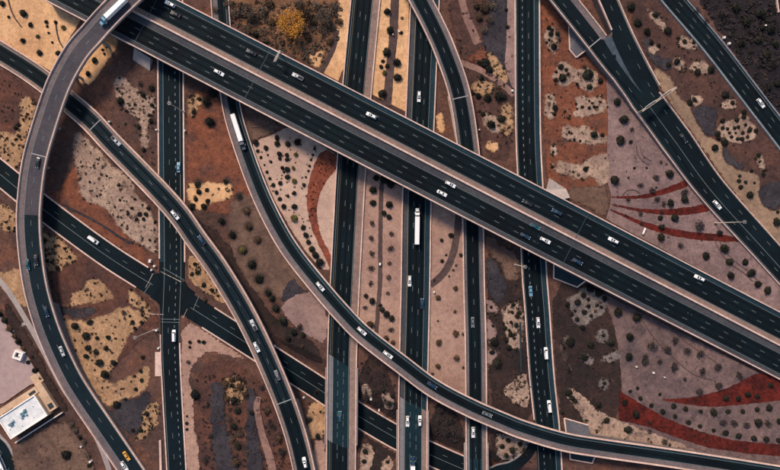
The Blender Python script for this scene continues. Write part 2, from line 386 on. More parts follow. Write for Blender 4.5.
def sheet(name, poly, mat, label, kind='structure', soft=1, wob=0.7, lift=None, group=None, feather=None):
    """a bed of gravel or earth laid over the terrain, outlined in pixels"""
    if feather is None: feather = wob > 0.35
    if lift is None: BEDZ[0] += 0.004; lift = BEDZ[0]
    q = chaikin(poly, soft) if soft else poly
    if wob:
        q = resample(q, 1.1)
        q = [(x+wob*2.2*noise.noise((x*0.19, y*0.19, 3.3))+wob*1.3*noise.noise((x*0.55, y*0.55, 9.1)), y+wob*2.2*noise.noise((x*0.19, y*0.19, 7.7))+wob*1.3*noise.noise((x*0.55, y*0.55, 1.7))) for x, y in q]
    wq = [((x-390)*MPP, (235-y)*MPP) for x, y in q]
    x0 = min(a for a, b in wq); x1 = max(a for a, b in wq); y0 = min(b for a, b in wq); y1 = max(b for a, b in wq)
    vs = [Vector(p) for p in wq]; n = len(vs); es = [(i, (i+1) % n) for i in range(n)]
    hilly = not flat(x0, x1, y0, y1)
    if hilly:
        gx = x0
        while gx < x1:
            gy = y0
            while gy < y1:
                if inside((gx, gy), wq): vs.append(Vector((gx+0.01, gy+0.013)))
                gy += 1.5
            gx += 1.5
    if feather:
        ar = sum(wq[i][0]*wq[(i+1) % n][1]-wq[(i+1) % n][0]*wq[i][1] for i in range(n)); sg = 1 if ar > 0 else -1
        f = (4.0 if wob > 0.35 else 1.1)*MPP
        for i in range(0, n, 2):
            a = wq[i-2]; b = wq[(i+2) % n]; dx, dy = b[0]-a[0], b[1]-a[1]; dl = math.hypot(dx, dy) or 1
            q_ = (wq[i][0]-sg*dy/dl*f, wq[i][1]+sg*dx/dl*f)
            if inside(q_, wq) and all((q_[0]-c[0])**2+(q_[1]-c[1])**2 > (f*.8)**2 for c in wq[::2]): vs.append(Vector(q_))
    r = geometry.delaunay_2d_cdt(vs, es, [], 1, 1e-4)
    fs = [tuple(f) for f in r[2]]
    v3 = []
    for v in r[0]:
        t = terrain(v.x, v.y) if hilly else 0.0
        v3.append((v.x, v.y, t + lift + ((-0.25 if over_road(v.x, v.y) else 0.22) if t < -0.02 else 0)))
    me = mesh(name, v3, fs)
    if fs and me.polygons[0].normal.z < 0: me.flip_normals()
    at = me.attributes.new('edge', 'FLOAT', 'POINT')
    at.data.foreach_set('value', [0.0 if (feather and any(k < n for k in r[3][i])) else 1.0 for i in range(len(r[0]))])
    o = link(name, me, mat); tag(o, label, kind=kind, group=group)
    return o, wq
def ribbon_sheet(name, pts, wd, mat, label, lift=None, wob=0.2):
    sp = smooth_path(pts, 3); L = []; Rr = []
    for i, p in enumerate(sp):
        a = sp[max(i-1,0)]; b = sp[min(i+1,len(sp)-1)]; d = math.hypot(b[0]-a[0], b[1]-a[1]) or 1
        nx, ny = -(b[1]-a[1])/d, (b[0]-a[0])/d; k = p[2] if len(p) > 2 else wd
        L.append((p[0]+nx*k/2, p[1]+ny*k/2)); Rr.append((p[0]-nx*k/2, p[1]-ny*k/2))
    return sheet(name, L + Rr[::-1], mat, label, soft=0, wob=wob, lift=lift)
# ---------------------------------------------------------------- roads
def px(v): return v*MPP
def add_road(root, path, left, right, lanes, mats, rows=(), edges=(), a=0.0, b=None, thick=0.3, bottom=None, bar=(True, True), bar_mat=None, bar_h=0.9,
             kerb=False, period=12.2, ln=3.1, yellow=(), top=0.0, dotted=()):
    """deck slab from left to right (m), asphalt between lanes[0] and lanes[1], lines, barriers"""
    dk, am, wm = mats
    strip(path, left, right, top, dk, 'deck', root, a, b, thick=thick, bottom=bottom)
    strip(path, lanes[0], lanes[1], top+0.03, am, 'carriageway', root, a, b)
    if rows: dashes(path, rows, top+0.05, paint, root, a, b, period, ln)
    for r in dotted: dashes(path, [r], top+0.052, paint, root, a, b, 4.2, 1.5, 0.42, name='dotted_line')
    for e in edges: strip(path, e-0.11, e+0.11, top+0.045, paint, 'edge_line', root, a, b)
    for e in yellow: strip(path, e-0.13, e+0.13, top+0.046, paint_y, 'edge_line', root, a, b)
    fl = left if callable(left) else (lambda t: left); fr = right if callable(right) else (lambda t: right)
    if bar[0]: barrier(path, (lambda t: fl(t)+0.31), -1, root, bar_mat or conc, a, b, h=bar_h, dz=top, wd=0.8)
    if bar[1]: barrier(path, (lambda t: fr(t)-0.31), 1, root, bar_mat or conc, a, b, h=bar_h, dz=top, wd=0.8)
def solid_bottom(path, solid, thick=1.5):
    """slab underside: down to the ground on the walled approaches (arc-length ranges), else thick below"""
    def f(t, z):
        for (p, q) in solid:
            if p <= t <= q: return -0.35
        return z - thick
    return f
def piers(root, path, ts, offs, wd=1.6, cap=None):
    for t in ts:
        c, n = path.at(t)
        z0 = terrain(c.x, c.y) - 0.4
        for o in offs:
            p = c + n*o
            if c.z - 1.55 - z0 < 1.5: continue
            MB().cyl((p.x, p.y, terrain(p.x, p.y)-0.4), (p.x, p.y, c.z-1.6), wd/2, wd/2, 14).build('pier', conc_b, root)
        if cap:
            tn = Vector((-n.y, n.x, 0)); a = c+n*cap[0]; b = c+n*cap[1]; m = MB()
            q = [a-tn*0.9, b-tn*0.9, b+tn*0.9, a+tn*0.9]
            pol = [(v.x, v.y) for v in q]
            m.prism(pol, c.z-2.9, c.z-1.52).build('pier_cap', conc_b, root)
def crossbar(root, path, t, o0, o1, dz=0.06, wd=0.5, mat=None, name='expansion_joint', skew=0.0):
    c0, n = path.at(t); tn = Vector((-n.y, n.x, 0)); m = MB(); z = Vector((0,0,dz))
    c1 = c0 + tn*skew
    m.quad(c0+n*o0-tn*wd/2+z, c1+n*o1-tn*wd/2+z, c1+n*o1+tn*wd/2+z, c0+n*o0+tn*wd/2+z)
    return m.build(name, mat or joint_m, root)
def sat(path, x, y): return path.near(x, y)[0]

joint_d = plain('dark joint strip', C(44,66,76), 0.6)
# main viaduct, two carriageways of three lanes with a median barrier
vM = empty('viaduct'); tag(vM, 'wide main viaduct crossing the whole picture diagonally with two three-lane carriageways', 'viaduct')
mA, mB_ = sat(pM, 140, 14.8), sat(pM, 575, 239.6)
botM = solid_bottom(pM, [(0, mA), (mB_, pM.L)])
# offsets to the right of travel (travel goes right and down, so + is the lower side)
strip(pM, px(-29.8), px(30.4), 0, shoul, 'deck', vM, 0, None, bottom=botM)
strip(pM, px(25.6), px(29.6), 0.025, shoul_g, 'shoulder', vM)
strip(pM, px(-25.2), px(-5.2), 0.03, asph, 'carriageway', vM)
strip(pM, px(6.8), px(25.6), 0.03, asph, 'carriageway', vM)
strip(pM, px(-29.0), px(-25.2), 0.025, shoul_d, 'shoulder', vM)
strip(pM, px(-5.2), px(-0.6), 0.025, shoul_w, 'shoulder', vM)
strip(pM, px(0.6), px(6.8), 0.025, shoul_g, 'shoulder', vM)
dashes(pM, [px(-18.2)], 0.05, paint, vM, phase=1); dashes(pM, [px(-11.8)], 0.05, paint, vM, phase=6.5)
dashes(pM, [px(13.2)], 0.05, paint, vM, phase=4); dashes(pM, [px(19.4)], 0.05, paint, vM, phase=2.5)
for e in (-24.6, -5.6, 7.2, 25.2): strip(pM, px(e)-0.11, px(e)+0.11, 0.046, paint, 'edge_line', vM)
barrier(pM, px(-29.3), -1, vM, conc, wd=0.85); barrier(pM, px(29.9), 1, vM, conc, wd=0.85); barrier(pM, 0.0, 0, vM, conc, wd=1.2, h=1.1, name='median_barrier')
piers(vM, pM, [sat(pM, x, y) for x, y in ((205,49),(318,108),(392,146),(445,173),(502,203))], (px(-22), px(-8), px(8), px(22)), cap=(px(-27), px(27)))
for x, y in ((147,18.5),(257,75),(575,239.6)): crossbar(vM, pM, sat(pM, x, y), px(-27), px(-1), wd=0.3, mat=joint_d); crossbar(vM, pM, sat(pM, x, y), px(1), px(26.5), wd=0.3, mat=joint_d)

# tall curved flyover on the left
vF = empty('flyover'); tag(vF, 'tall curved flyover sweeping down the left side over the other roads', 'flyover')
fs = sat(pF, 41.5, 309); add_road(vF, pF, px(-11.8), px(11.8), (px(-9.6), px(4.6)), (shoul, asph_l, None), rows=(px(-2.2),), edges=(px(-9.4), px(4.4)),
  bottom=solid_bottom(pF, [(fs, pF.L)]))
strip(pF, px(-11.2), px(-9.6), 0.025, shoul_r, 'gutter', vF, 0, sat(pF, 35, 283))
strip(pF, px(-9.6), px(4.6), 0.036, asph_g, 'concrete_lane_surface', vF, 0, sat(pF, 29.6, 215))
for (x, y) in ((37.8,155),): crossbar(vF, pF, sat(pF, x, y), px(-10), px(5), wd=0.6)
piers(vF, pF, [sat(pF, x, y) for x, y in ((92,34),(66,70),(45,124),(34,165),(29,226),(35,283))], (px(-5), px(5)), cap=(px(-9), px(9)))

# curved ramp through the left middle
vK = empty('ramp'); tag(vK, 'curved two-lane ramp passing under the tall left flyover and over the crossroads', 'ramp')
k1 = sat(pK, 86, 116); k2 = sat(pK, 286, 403)
add_road(vK, pK, px(-10.8), px(10.8), (px(-7.2), px(7.2)), (shoul_w, asph, None), rows=(0.0,), edges=(px(-6.9), px(6.9)), bottom=solid_bottom(pK, [(0, k1+2), (k2, pK.L)]))
strip(pK, px(-7.2), px(5.4), 0.036, asph_l, 'worn_lane_surface', vK, k1, k2)
crossbar(vK, pK, sat(pK, 95, 125), px(-8), px(8)); crossbar(vK, pK, k2-1, px(-8), px(8))
piers(vK, pK, [sat(pK, x, y) for x, y in ((120,152),(150,183),(195,237),(232,291),(246,316),(279,388))], (px(-4), px(4)), cap=(px(-8), px(8)))

# long curved ramp across the middle to the lower right
vG = empty('connector_ramp'); tag(vG, 'long curving connector ramp with one wide lane running over the freeways to the lower edge', 'ramp')
g1 = sat(pG, 318, 285); g2 = sat(pG, 590, 446)
add_road(vG, pG, px(-9.2), px(9.2), (px(-5.8), px(3.4)), (shoul, asph, None), edges=(px(-5.4), px(3.0)), bottom=solid_bottom(pG, [(0, g1), (g2, pG.L)]))
strip(pG, px(-8.4), px(-5.8), 0.025, shoul_d, 'shoulder', vG)
piers(vG, pG, [sat(pG, x, y) for x, y in ((378,347),(402,365),(446,395),(500,421))], (0.0,), wd=2.4, cap=(px(-6), px(6)))

# freeway branch that comes over the second freeway and runs on as the third one
vC = empty('freeway_branch'); tag(vC, 'freeway branch curving in from the top edge and running straight down right of centre', 'highway', kind='structure')
c1 = sat(pC, 462.5, 97)
add_road(vC, pC, px(-10.8), px(10.8), (px(-6.0), px(7.4)), (shoul, asph, None), rows=(px(0.7),), edges=(px(-5.6), px(7.0)), bottom=solid_bottom(pC, [(c1, pC.L)]) )
crossbar(vC, pC, c1, px(-8), px(8))
piers(vC, pC, [sat(pC, 445, 51)], (0.0,), wd=2.2, cap=(px(-6), px(6)))

def freeway(name, label, path, half, lanes, rows, yel):
    r = empty(name); tag(r, label, kind='structure')
    add_road(r, path, px(-half), px(half), lanes, (shoul_d, asph, None), rows=rows, edges=(lanes[0]+0.4, lanes[1]-0.4), yellow=yel, thick=0.55)
    return r
vA = freeway('freeway', 'straight four-lane freeway left of centre running top to bottom', pA, 15, (px(-7.4), px(12.6)), (px(4.0), px(-1.7)), (px(10.2),))
strip(pA, px(-14.4), px(-7.4), 0.02, shoul_w, 'shoulder', vA)
vB = freeway('freeway', 'straight freeway at the centre of the picture carrying a long white truck', pB, 14.8, (px(-9.4), px(9.0)), (px(2.8), px(-3.2)), (px(8.8),))
strip(pB, px(9.0), px(14.2), 0.02, shoul_g, 'shoulder', vB)

# local streets
def street(name, label, path, hl, hr, rows=(), dotted=(), edges=(), mat=None, kerb_mat=None, kh=0.14):
    r = empty(name); tag(r, label, kind='structure')
    strip(path, (lambda t: -hl(t)) if callable(hl) else -hl, hr, 0, mat or asph, 'carriageway', r, thick=0.3)
    if rows: dashes(path, rows, 0.02, paint, r)
    for d in dotted: dashes(path, [d], 0.022, paint, r, period=4.2, ln=1.5, wd=0.42, name='dotted_line')
    for e in edges: strip(path, e-0.12, e+0.12, 0.018, paint, 'edge_line', r)
    return r
def kerb(root, path, off, a, b, wd=0.55, h=0.14, mat=None, name='kerb'):
    return strip(path, off-wd/2, off+wd/2, h, mat or conc, name, root, a, b, thick=h+0.25)
vD = street('street', 'dark local road right of centre with dotted lane lines', pD, px(12.2), px(11.8), rows=(px(-1.4),), dotted=(px(4.8),), edges=(px(10.6), px(-7.0)))
strip(pD, px(-11.8), px(-7.4), 0.012, shoul_d, 'shoulder', vD)
kerb(vD, pD, px(12.0), 0, pD.near(533, 420)[0], 0.7, mat=conc); kerb(vD, pD, px(-12.4), 0, pD.L, 0.8, mat=conc)
nw = lambda t: px(12.7) if t < sat(pN,172,290) else px(max(9.5, 12.7-3.2*(t-sat(pN,172,290))/18))
vN = street('street', 'local street on the left running top to bottom through the crossroads', pN, nw, nw, rows=(px(1.8),), dotted=(px(-4.4),), edges=(px(7.6), px(-9.0)))
n1 = sat(pN, 172, 262); n2 = sat(pN, 170, 338)
strip(pN, px(7.9), px(12.3), 0.014, shoul_d, 'shoulder', vN, 0, n1)
kerb(vN, pN, px(-12.7), 0, n1, 0.8); kerb(vN, pN, px(12.6), 0, n1-2, 0.8)
vS = street('street', 'diagonal local street dipping under the freeways towards the lower middle', pS, px(11.6), px(11.6), rows=(px(-4),), edges=(px(1.0),))
s1 = sat(pS, 146, 281); s2 = sat(pS, 205, 316)
for o in (-11.7, 11.7): kerb(vS, pS, px(o), 0, s1-3, 0.8); kerb(vS, pS, px(o), s2+2, pS.L, 0.8)
kerb(vN, pN, px(-9.6), n2+3, pN.L, 0.8); kerb(vN, pN, px(9.6), n2-2, pN.L, 0.7)
vL = street('highway', 'dark highway cutting the upper right corner', pL, px(10.2), px(10.2), rows=(px(-3), px(3.2)), edges=(px(-8.2), px(8.2)))
lm = surf('pale bluish concrete', C(150,158,166), C(130,140,150), big=0.08, contrast=0.3)
barrier(pL, px(-10.0), -1, vL, lm, wd=0.7); barrier(pL, px(10.0), 1, vL, lm, wd=0.8)
vR = street('slip_road', 'dark curved slip road joining the local road at the lower middle', pR, px(5), px(5), edges=(px(-4.2),))
kerb(vR, pR, px(-5.1), 0, pR.L, 0.5, mat=conc_b)
vP = street('street', 'street clipped by the lower left corner', pP, px(9), px(9.5), rows=(0.0,))
kerb(vP, pP, px(-9.8), 0, pP.L, 1.6, mat=conc_b)

# merging ramps in the upper right
vJ2 = empty('merging_ramp'); tag(vJ2, 'short right-hand ramp merging at the painted gore in the upper right', 'ramp')
jn = sat(pJ2, 620, 28)
add_road(vJ2, pJ2, px(-9.3), (lambda t: px(9.3) if t < jn else px(9.3+min(1,(t-jn)/5)*5.5)), (px(-8.2), (lambda t: px(8.4) if t < jn else px(8.4+min(1,(t-jn)/5)*5.5))), (shoul, asph, None), rows=(px(0),), edges=(px(-7.6),), bottom=solid_bottom(pJ2, [(0, pJ2.L)]), bar=(True, False), top=-0.25)
jm = sat(pJ2, 624, 36)
barrier(pJ2, px(8.9), -1, vJ2, conc, 0, jm-6)
vJ1 = empty('freeway_ramp'); tag(vJ1, 'wide dark freeway ramp running down the right side under the sign gantry', 'ramp')
jt = [sat(pJ1, 564, 0), sat(pJ1, 591, 34), sat(pJ1, 622, 73), sat(pJ1, 644, 98), sat(pJ1, 676, 141), sat(pJ1, 711, 189), sat(pJ1, 762, 246)]
def interp(xs, ys):
    def f(t):
        if t <= xs[0]: return ys[0]
        for a, b, p, q in zip(xs, xs[1:], ys, ys[1:]):
            if a <= t <= b: return p + (q-p)*(t-a)/(b-a)
        return ys[-1]
    return f
# the right-hand edge of the centre line is the left of the picture when travelling down the page
jl = interp(jt, [px(v) for v in (11.3, 11.3, 11.5, 15.5, 16.0, 14.4, 13.6)])
jr = interp(jt, [px(v) for v in (-11.3, -11.3, -10.0, -15.5, -16.0, -14.4, -13.6)])
j1 = sat(pJ1, 597, 41); jn1 = sat(pJ1, 600, 45)
botJ = solid_bottom(pJ1, [(j1, pJ1.L)])
strip(pJ1, jr, jl, 0, shoul, 'deck', vJ1, bottom=botJ)
strip(pJ1, (lambda t: jr(t) + (px(6.5) if t < jn1-2 else px(max(0.0, 6.5*(1-(t-jn1+2)/3))))), (lambda t: jl(t)-px(1.6)), 0.03, asph, 'carriageway', vJ1, 0, sat(pJ1, 652, 108))
strip(pJ1, (lambda t: jr(t)+px(1.2)), (lambda t: jl(t)-px(1.6)), 0.03, asph, 'carriageway', vJ1, sat(pJ1, 652, 108), None)
dashes(pJ1, [(lambda t: jl(t)-px(8.4))], 0.05, paint, vJ1, 0, None)
dashes(pJ1, [(lambda t: jr(t)+px(7.0))], 0.05, paint, vJ1, jt[3], None)
strip(pJ1, (lambda t: (jr(t)+jl(t))/2+px(1)-0.12), (lambda t: (jr(t)+jl(t))/2+px(1)+0.12), 0.046, paint, 'edge_line', vJ1, jt[3]+6, None)
strip(pJ1, (lambda t: jl(t)-px(2.6)-0.1), (lambda t: jl(t)-px(2.6)+0.1), 0.046, paint, 'edge_line', vJ1)
barrier(pJ1, (lambda t: jl(t)-0.3), 1, vJ1, conc, wd=0.7); barrier(pJ1, (lambda t: jr(t)+0.3), -1, vJ1, conc, 0, sat(pJ1, 598, 43), wd=0.7)
barrier(pJ1, (lambda t: jr(t)+0.3), -1, vJ1, conc, sat(pJ1, 640, 94)+6, None, wd=0.7)
crossbar(vJ1, pJ1, j1, px(-5.5), px(10.5), wd=0.6)

gorem = surf('gore paint', C(78,90,102), C(60,73,86), big=0.08, fine=1.6, contrast=0.5)
def on_ramp(x, y, dz):
    z = pJ1.near(x, y)[2]; return P(x, y, z+dz)
gv = [on_ramp(*q, 0.2) for q in ((603.5,39.5),(611.5,36),(616,47),(624,64),(633,80),(642.5,94),(632,82),(620,65.5),(610,50.5))]
gme = mesh('gore_marking', gv, [(0,1,8),(1,2,8),(2,7,8),(2,3,7),(3,6,7),(3,4,6),(4,5,6)])
if gme.polygons[0].normal.z < 0: gme.flip_normals()
link('gore_marking', gme, gorem, vJ1)
# tyre-polished and oil-darkened lane centres
oil = surf('oil darkened asphalt', C(7,34,45,.36), C(5,26,38,.36), big=0.03, fine=2.0, contrast=0.5, bump=0.04)
for pa, rt, offs in ((pM, vM, (-21.4,-15,-8.6,10.2,16.3,22.3)), (pA, vA, (7,1.2,-4.6)), (pB, vB, (5.8,-.2,-6.2)), (pK, vK, (-3.4,3.4)), (pG, vG, (-1.2,)), (pC, vC, (-2.6,4)), (pJ1, vJ1, (6.5,)), (pL, vL, (-6,0,6)), (pD, vD, (7.6,1.8,-4.2))):
    for of in offs: strip(pa, px(of)-0.5, px(of)+0.5, 0.04 if rt not in (vL, vD) else 0.012, oil, 'oil_strip', rt)
# the freeway bridges over the dipped street: paler deck slabs between skewed ends, girder boxes, parapets, pier walls
def pxpoly(path, o0, o1, ya0, ya1, yb0, yb1):
    """skewed slab corners: at offset o0 from y=ya0 to ya1, at o1 from yb0 to yb1"""
    def at(o, y):
        best = min(range(len(path.px)), key=lambda i: abs(path.px[i][1]-y)); t = path.s[best]
        c, n = path.at(t); return c + n*px(o)
    return [at(o0, ya0), at(o1, yb0), at(o1, yb1), at(o0, ya1)]
def slab(poly, z0, z1, mat, name, root):
    m = MB(); pol = [(v.x, v.y) for v in poly]
    ar = sum(pol[i][0]*pol[(i+1) % 4][1]-pol[(i+1) % 4][0]*pol[i][1] for i in range(4))
    if ar < 0: pol = pol[::-1]
    return m.prism(pol, z0, z1).build(name, mat, root)
asph_d = surf('bridge lanes', C(28,60,73,.6), C(20,50,63,.6), big=0.03, fine=2.0, contrast=0.4, speck=0.2, rough=0.85, bump=0.05)
shoul_b = surf('bridge shoulder', C(138,134,138), C(116,116,124), big=0.03, fine=2.0, contrast=0.3, speck=0.2, rough=0.9, bump=0.05)
def bridge(label, path, half, la, lb, yl0, yl1, yr0, yr1, rows):
    """la/lb: lane offsets in px (travel is down the page, so + offsets lie on the picture's left)"""
    r = empty('road_bridge'); tag(r, label, 'bridge')
    def Y(o, e): return (yl0 + (yr0-yl0)*(half-o)/(2*half)) if e == 0 else (yl1 + (yr1-yl1)*(half-o)/(2*half))
    def pl(o0, o1): return pxpoly(path, o0, o1, Y(o0, 0), Y(o0, 1), Y(o1, 0), Y(o1, 1))
    slab(pl(half-0.7, lb), 0.3, 0.336, shoul_b, 'shoulder', r); slab(pl(la, -half+0.7), 0.3, 0.336, shoul_w, 'shoulder', r)
    slab(pl(lb, la), 0.3, 0.343, asph_d, 'bridge_deck', r)
    for k in (-0.7, -0.25, 0.25, 0.7):
        slab(pl(half*(k+0.13), half*(k-0.13)), -1.5, -0.26, conc_b, 'girder', r)
    a, b = sat(path, path.at(0)[0].x, 0), 0
    mid = (yl0+yl1+yr0+yr1)/4
    for e in (0, 1):
        p = pl(half-0.5, -half+0.5)
        A, B = (p[0], p[1]) if e == 0 else (p[3], p[2])
        d = (B-A).normalized(); n = Vector((-d.y, d.x, 0))*0.6
        q = [A-n, B-n, B+n, A+n]; pol = [(v.x, v.y) for v in q]
        ar = sum(pol[i][0]*pol[(i+1) % 4][1]-pol[(i+1) % 4][0]*pol[i][1] for i in range(4))
        MB().prism(pol if ar > 0 else pol[::-1], -6.3, -0.27).build('abutment', conc_b, r)
    m0 = min(yl0, yr0); m1 = max(yl1, yr1)
    t0 = path.s[min(range(len(path.px)), key=lambda i: abs(path.px[i][1]-m0))]; t1 = path.s[min(range(len(path.px)), key=lambda i: abs(path.px[i][1]-m1))]
    dashes(path, [px(x) for x in rows], 0.052, paint, r, t0+2, t1-2)
    for s in (-1, 1): barrier(path, px(s*(half+0.8)), s, r, conc_b, t0+8, t1-6, wd=0.5, h=1.05, name='parapet', dz=-0.1)
    for s in (-1, 1): strip(path, px(s*(half+0.6))-0.55, px(s*(half+0.6))+0.55, -0.02, conc_b, 'deck_edge', r, t0+8, t1-6, thick=0.9)
    return r
bridge('pale-decked bridge of the left freeway over the dipped street', pA, 15, -7.6, 8.8, 355, 438, 372, 454, (-1.6, 4.0))
bridge('pale-decked bridge of the centre freeway, just below the curving connector ramp', pB, 14.8, -9, 8, 396, 480, 411, 492, (2.8, -3.2))
bridge('narrow bridge of the freeway branch near the bottom edge', pC, 10.8, -5.5, 7, 428, 500, 440, 512, (0.4,))

# gore chevrons, stop lines and crosswalk lines at the crossroads
# one asphalt pad joins the two streets at the crossroads, so no lane line runs through it
pad = [P(x, y, 0.228) for x, y in parse('153,284 159.5,278 160.5,272 183,272 184,280 188,287 195,292 190,309 184,311 180,316 180,319 161,319 161,307 157,302 150,297')]
vs_ = [(p.x, p.y, 0.228) for p in pad]
o_ = mesh('crossroads_pad', vs_, [tuple(range(len(vs_)))])
if o_.polygons[0].normal.z < 0: o_.flip_normals()
link('crossroads_pad', o_, asph, vS)
for (x0, y0, x1, y1) in ((163,268,184,280),(161,319,180,319.5),(161,322,180,322.5),(151,283,144,293),(193,310,199,296)):
    a, b = P(x0, y0, 0.27), P(x1, y1, 0.27); d = (b-a).normalized(); n = Vector((-d.y, d.x, 0))*0.14
    o = MB().quad(a-n, b-n, b+n, a+n).build('stop_line', paint, vS)
# ---------------------------------------------------------------- gravel beds and bare earth between the roads
LAB = {}
def bed(mat, label, poly, name='gravel_bed', wob=0.8, soft=1, specks=None, feather=None):
    o, wq = sheet(name, parse(poly), BED[mat], label, wob=wob, soft=soft, feather=feather)
    if specks: SPECK.append((wq, specks, label))
    return wq
SPECK = []
# broad soil zones first
bed('rust', 'rust soil slope between the left flyover and the local street', '42,196 60,188 75,160 90,180 105,208 130,238 160,262 158,274 120,250 80,222', 'bare_earth')
bed('rust2', 'dull rust soil left of the flyover below the small ramp', '-25,66 0,66 42,96 30,126 20,160 -25,140', 'bare_earth')
bed('rust2', 'dull rust soil under the speckled ochre patches at left', '45,222 150,298 160,312 158,330 135,345 112,372 90,318 50,300', 'bare_earth')
bed('rust', 'rust soil right of the upper local street', '186,84 226,100 240,142 252,188 258,215 236,214 210,214 198,206 186,192', 'bare_earth')
bed('brown', 'brown earth along the left side of the curving connector ramp', '232,190 254,196 278,240 305,276 330,300 322,312 296,296 262,300 240,272 226,236', 'bare_earth')
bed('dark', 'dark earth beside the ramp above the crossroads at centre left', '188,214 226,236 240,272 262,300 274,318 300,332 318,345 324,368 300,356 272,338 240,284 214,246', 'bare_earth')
bed('rust2', 'dark reddish earth at the lower left of centre', '196,372 214,358 240,362 262,385 284,420 300,480 196,480 190,420', 'bare_earth')
bed('dark', 'shade-darkened ground between the two freeways below the connector ramp', '358,346 398,378 397,480 356,480', 'bare_earth')  # dark earth tone here also carries the ramp's soft shade
bed('dark', 'shade-darkened ground right of the centre freeway below the connector ramp', '430,398 465,418 465,480 430,480', 'bare_earth')  # soft shade below the ramp put into this sheet's colour
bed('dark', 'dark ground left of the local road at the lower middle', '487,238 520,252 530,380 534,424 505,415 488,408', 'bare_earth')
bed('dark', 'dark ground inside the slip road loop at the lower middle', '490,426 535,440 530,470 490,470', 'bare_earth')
bed('dark', 'dark reddish earth right of the local road below the viaduct', '550,276 600,292 612,320 620,350 622,420 590,432 562,428 556,380', 'bare_earth')
bed('rust', 'rust earth between the local road and the upper right ramp', '540,-20 545,-5 600,66 612,80 610,190 560,192 543,184', 'bare_earth')
bed('plum', 'reddish earth between the two right-hand roads', '620,-20 650,-20 740,95 800,180 800,260 664,94 640,45', 'bare_earth')
bed('night', 'blackish ground in the upper right corner beyond the highway', '680,-30 1000,-40 1000,300 820,168 766,98 727,46', 'bare_earth')
bed('umber', 'orange brown scrubland above the viaduct near the golden tree', '226,-20 345,-20 342,30 330,64 318,70 228,22', 'bare_earth')
bed('plum', 'dark brown earth right of the freeway branch at the top', '440,-20 515,-20 515,168 482,154 468,90', 'bare_earth')
# left
bed('sand', 'pale sand bed in the upper left corner', '-25,-20 55,-20 82,18 66,44 52,72 0,40 -25,24', wob=0.2, soft=0)
bed('sand', 'sand strip hugging the right side of the tall flyover', '109,34 120,38 118,50 108,60 102,72 92,86 74,84 86,56 99,42')
bed('ochre', 'ochre sand patch left of the flyover above the diagonal street', '18,100 27,95 39,103 31,128 25,148 20,172 -4,158 -4,131 10,131 17,134 21,113', specks=(60,1.2))
bed('ochre', 'small ochre patch against the left picture edge', '-4,203 12,206 19,217 19,233 -4,231', specks=(34,1.0))
bed('ochre', 'ochre ground between the left path and the flyover', '-6,272 10,270 20,264 24,283 30,312 14,303 -6,280')
bed('ochre', 'speckled ochre patch right of the flyover below the diagonal street', '40,230 55,234 66,242 73,251 82,257 74,263 65,267 60,273 46,272 40,255', specks=(70,1.1))
bed('tan', 'large grey tan patch left of the upper crossroads', '77,128 71,148 75,165 78,190 85,204 100,206 110,214 118,228 130,240 147,250 158,256 161,232 152,215 148,203 138,195 132,180 128,170 118,168 105,155 95,146 85,136', specks=(95,1.1))
bed('ochre', 'small ochre patch shaped like a boot below the diagonal street', '64,310 70,300 69,293 83,289 86,279 99,277 115,294 110,302 87,304', specks=(26,1.0))
bed('ochre', 'small speckled patch at the corner of the crossroads', '127,288 135,291 150,304 152,311 149,322 144,322 140,310 133,305 127,303', specks=(26,1.1))
bed('ochre', 'large ochre bed with round shrubs right of the lower flyover', '52,312 75,320 100,317 126,303 144,314 145,323 131,333 125,345 122,356 112,370 106,380 118,382 128,376 140,370 148,360 151,376 148,389 138,397 124,400 110,409 98,398 84,378 68,350 56,328', wob=0.9, specks=(70,0.9))
bed('slate', 'slate gravel tongue below the large ochre bed', '107,381 118,382 124,400 112,408 104,412 118,428 140,438 146,424 152,404 150,388 138,397 124,399')
bed('slate', 'slate gravel wedge above the large ochre bed', '58,296 68,310 88,305 100,310 88,318 70,318 56,312')
bed('ochre', 'ochre patch beside the lower local street', '140,413 150,403 159,397 160,421 150,433 140,441 131,441 143,425', specks=(40,1.2))
bed('pink', 'pink gravel strip right of the lower local street', '181,316 222,342 248,361 236,358 208,350 199,358 192,368 188,378 192,388 194,400 193,420 198,440 201,480 186,480 181,376')
bed('tan', 'mottled patch between the small ramp and the upper local street', '112,80 120,74 128,78 132,86 139,88 144,96 146,106 152,116 149,126 151,142 146,152 137,143 141,130 136,120 128,112 120,104 114,94', specks=(34,1.3))
bed('tan', 'little tan patch beside the upper local street', '139,99 147,95 156,95 157,110 148,119 140,108', specks=(14,1.2))
bed('ochre', 'speckled patch right of the upper local street', '187,94 200,92 205,100 198,112 190,121 186,110', specks=(26,1.2))
bed('sand', 'sandy notch right of the local street with dark shrubs', '186,184 200,182 232,181 234,192 229,202 212,203 200,212 191,208 186,195', specks=(12,1.2))
bed('ochre', 'speckled strip between the ramp and the crossroads', '188,256 194,254 206,268 222,294 226,306 205,292 188,280', specks=(36,1.1))
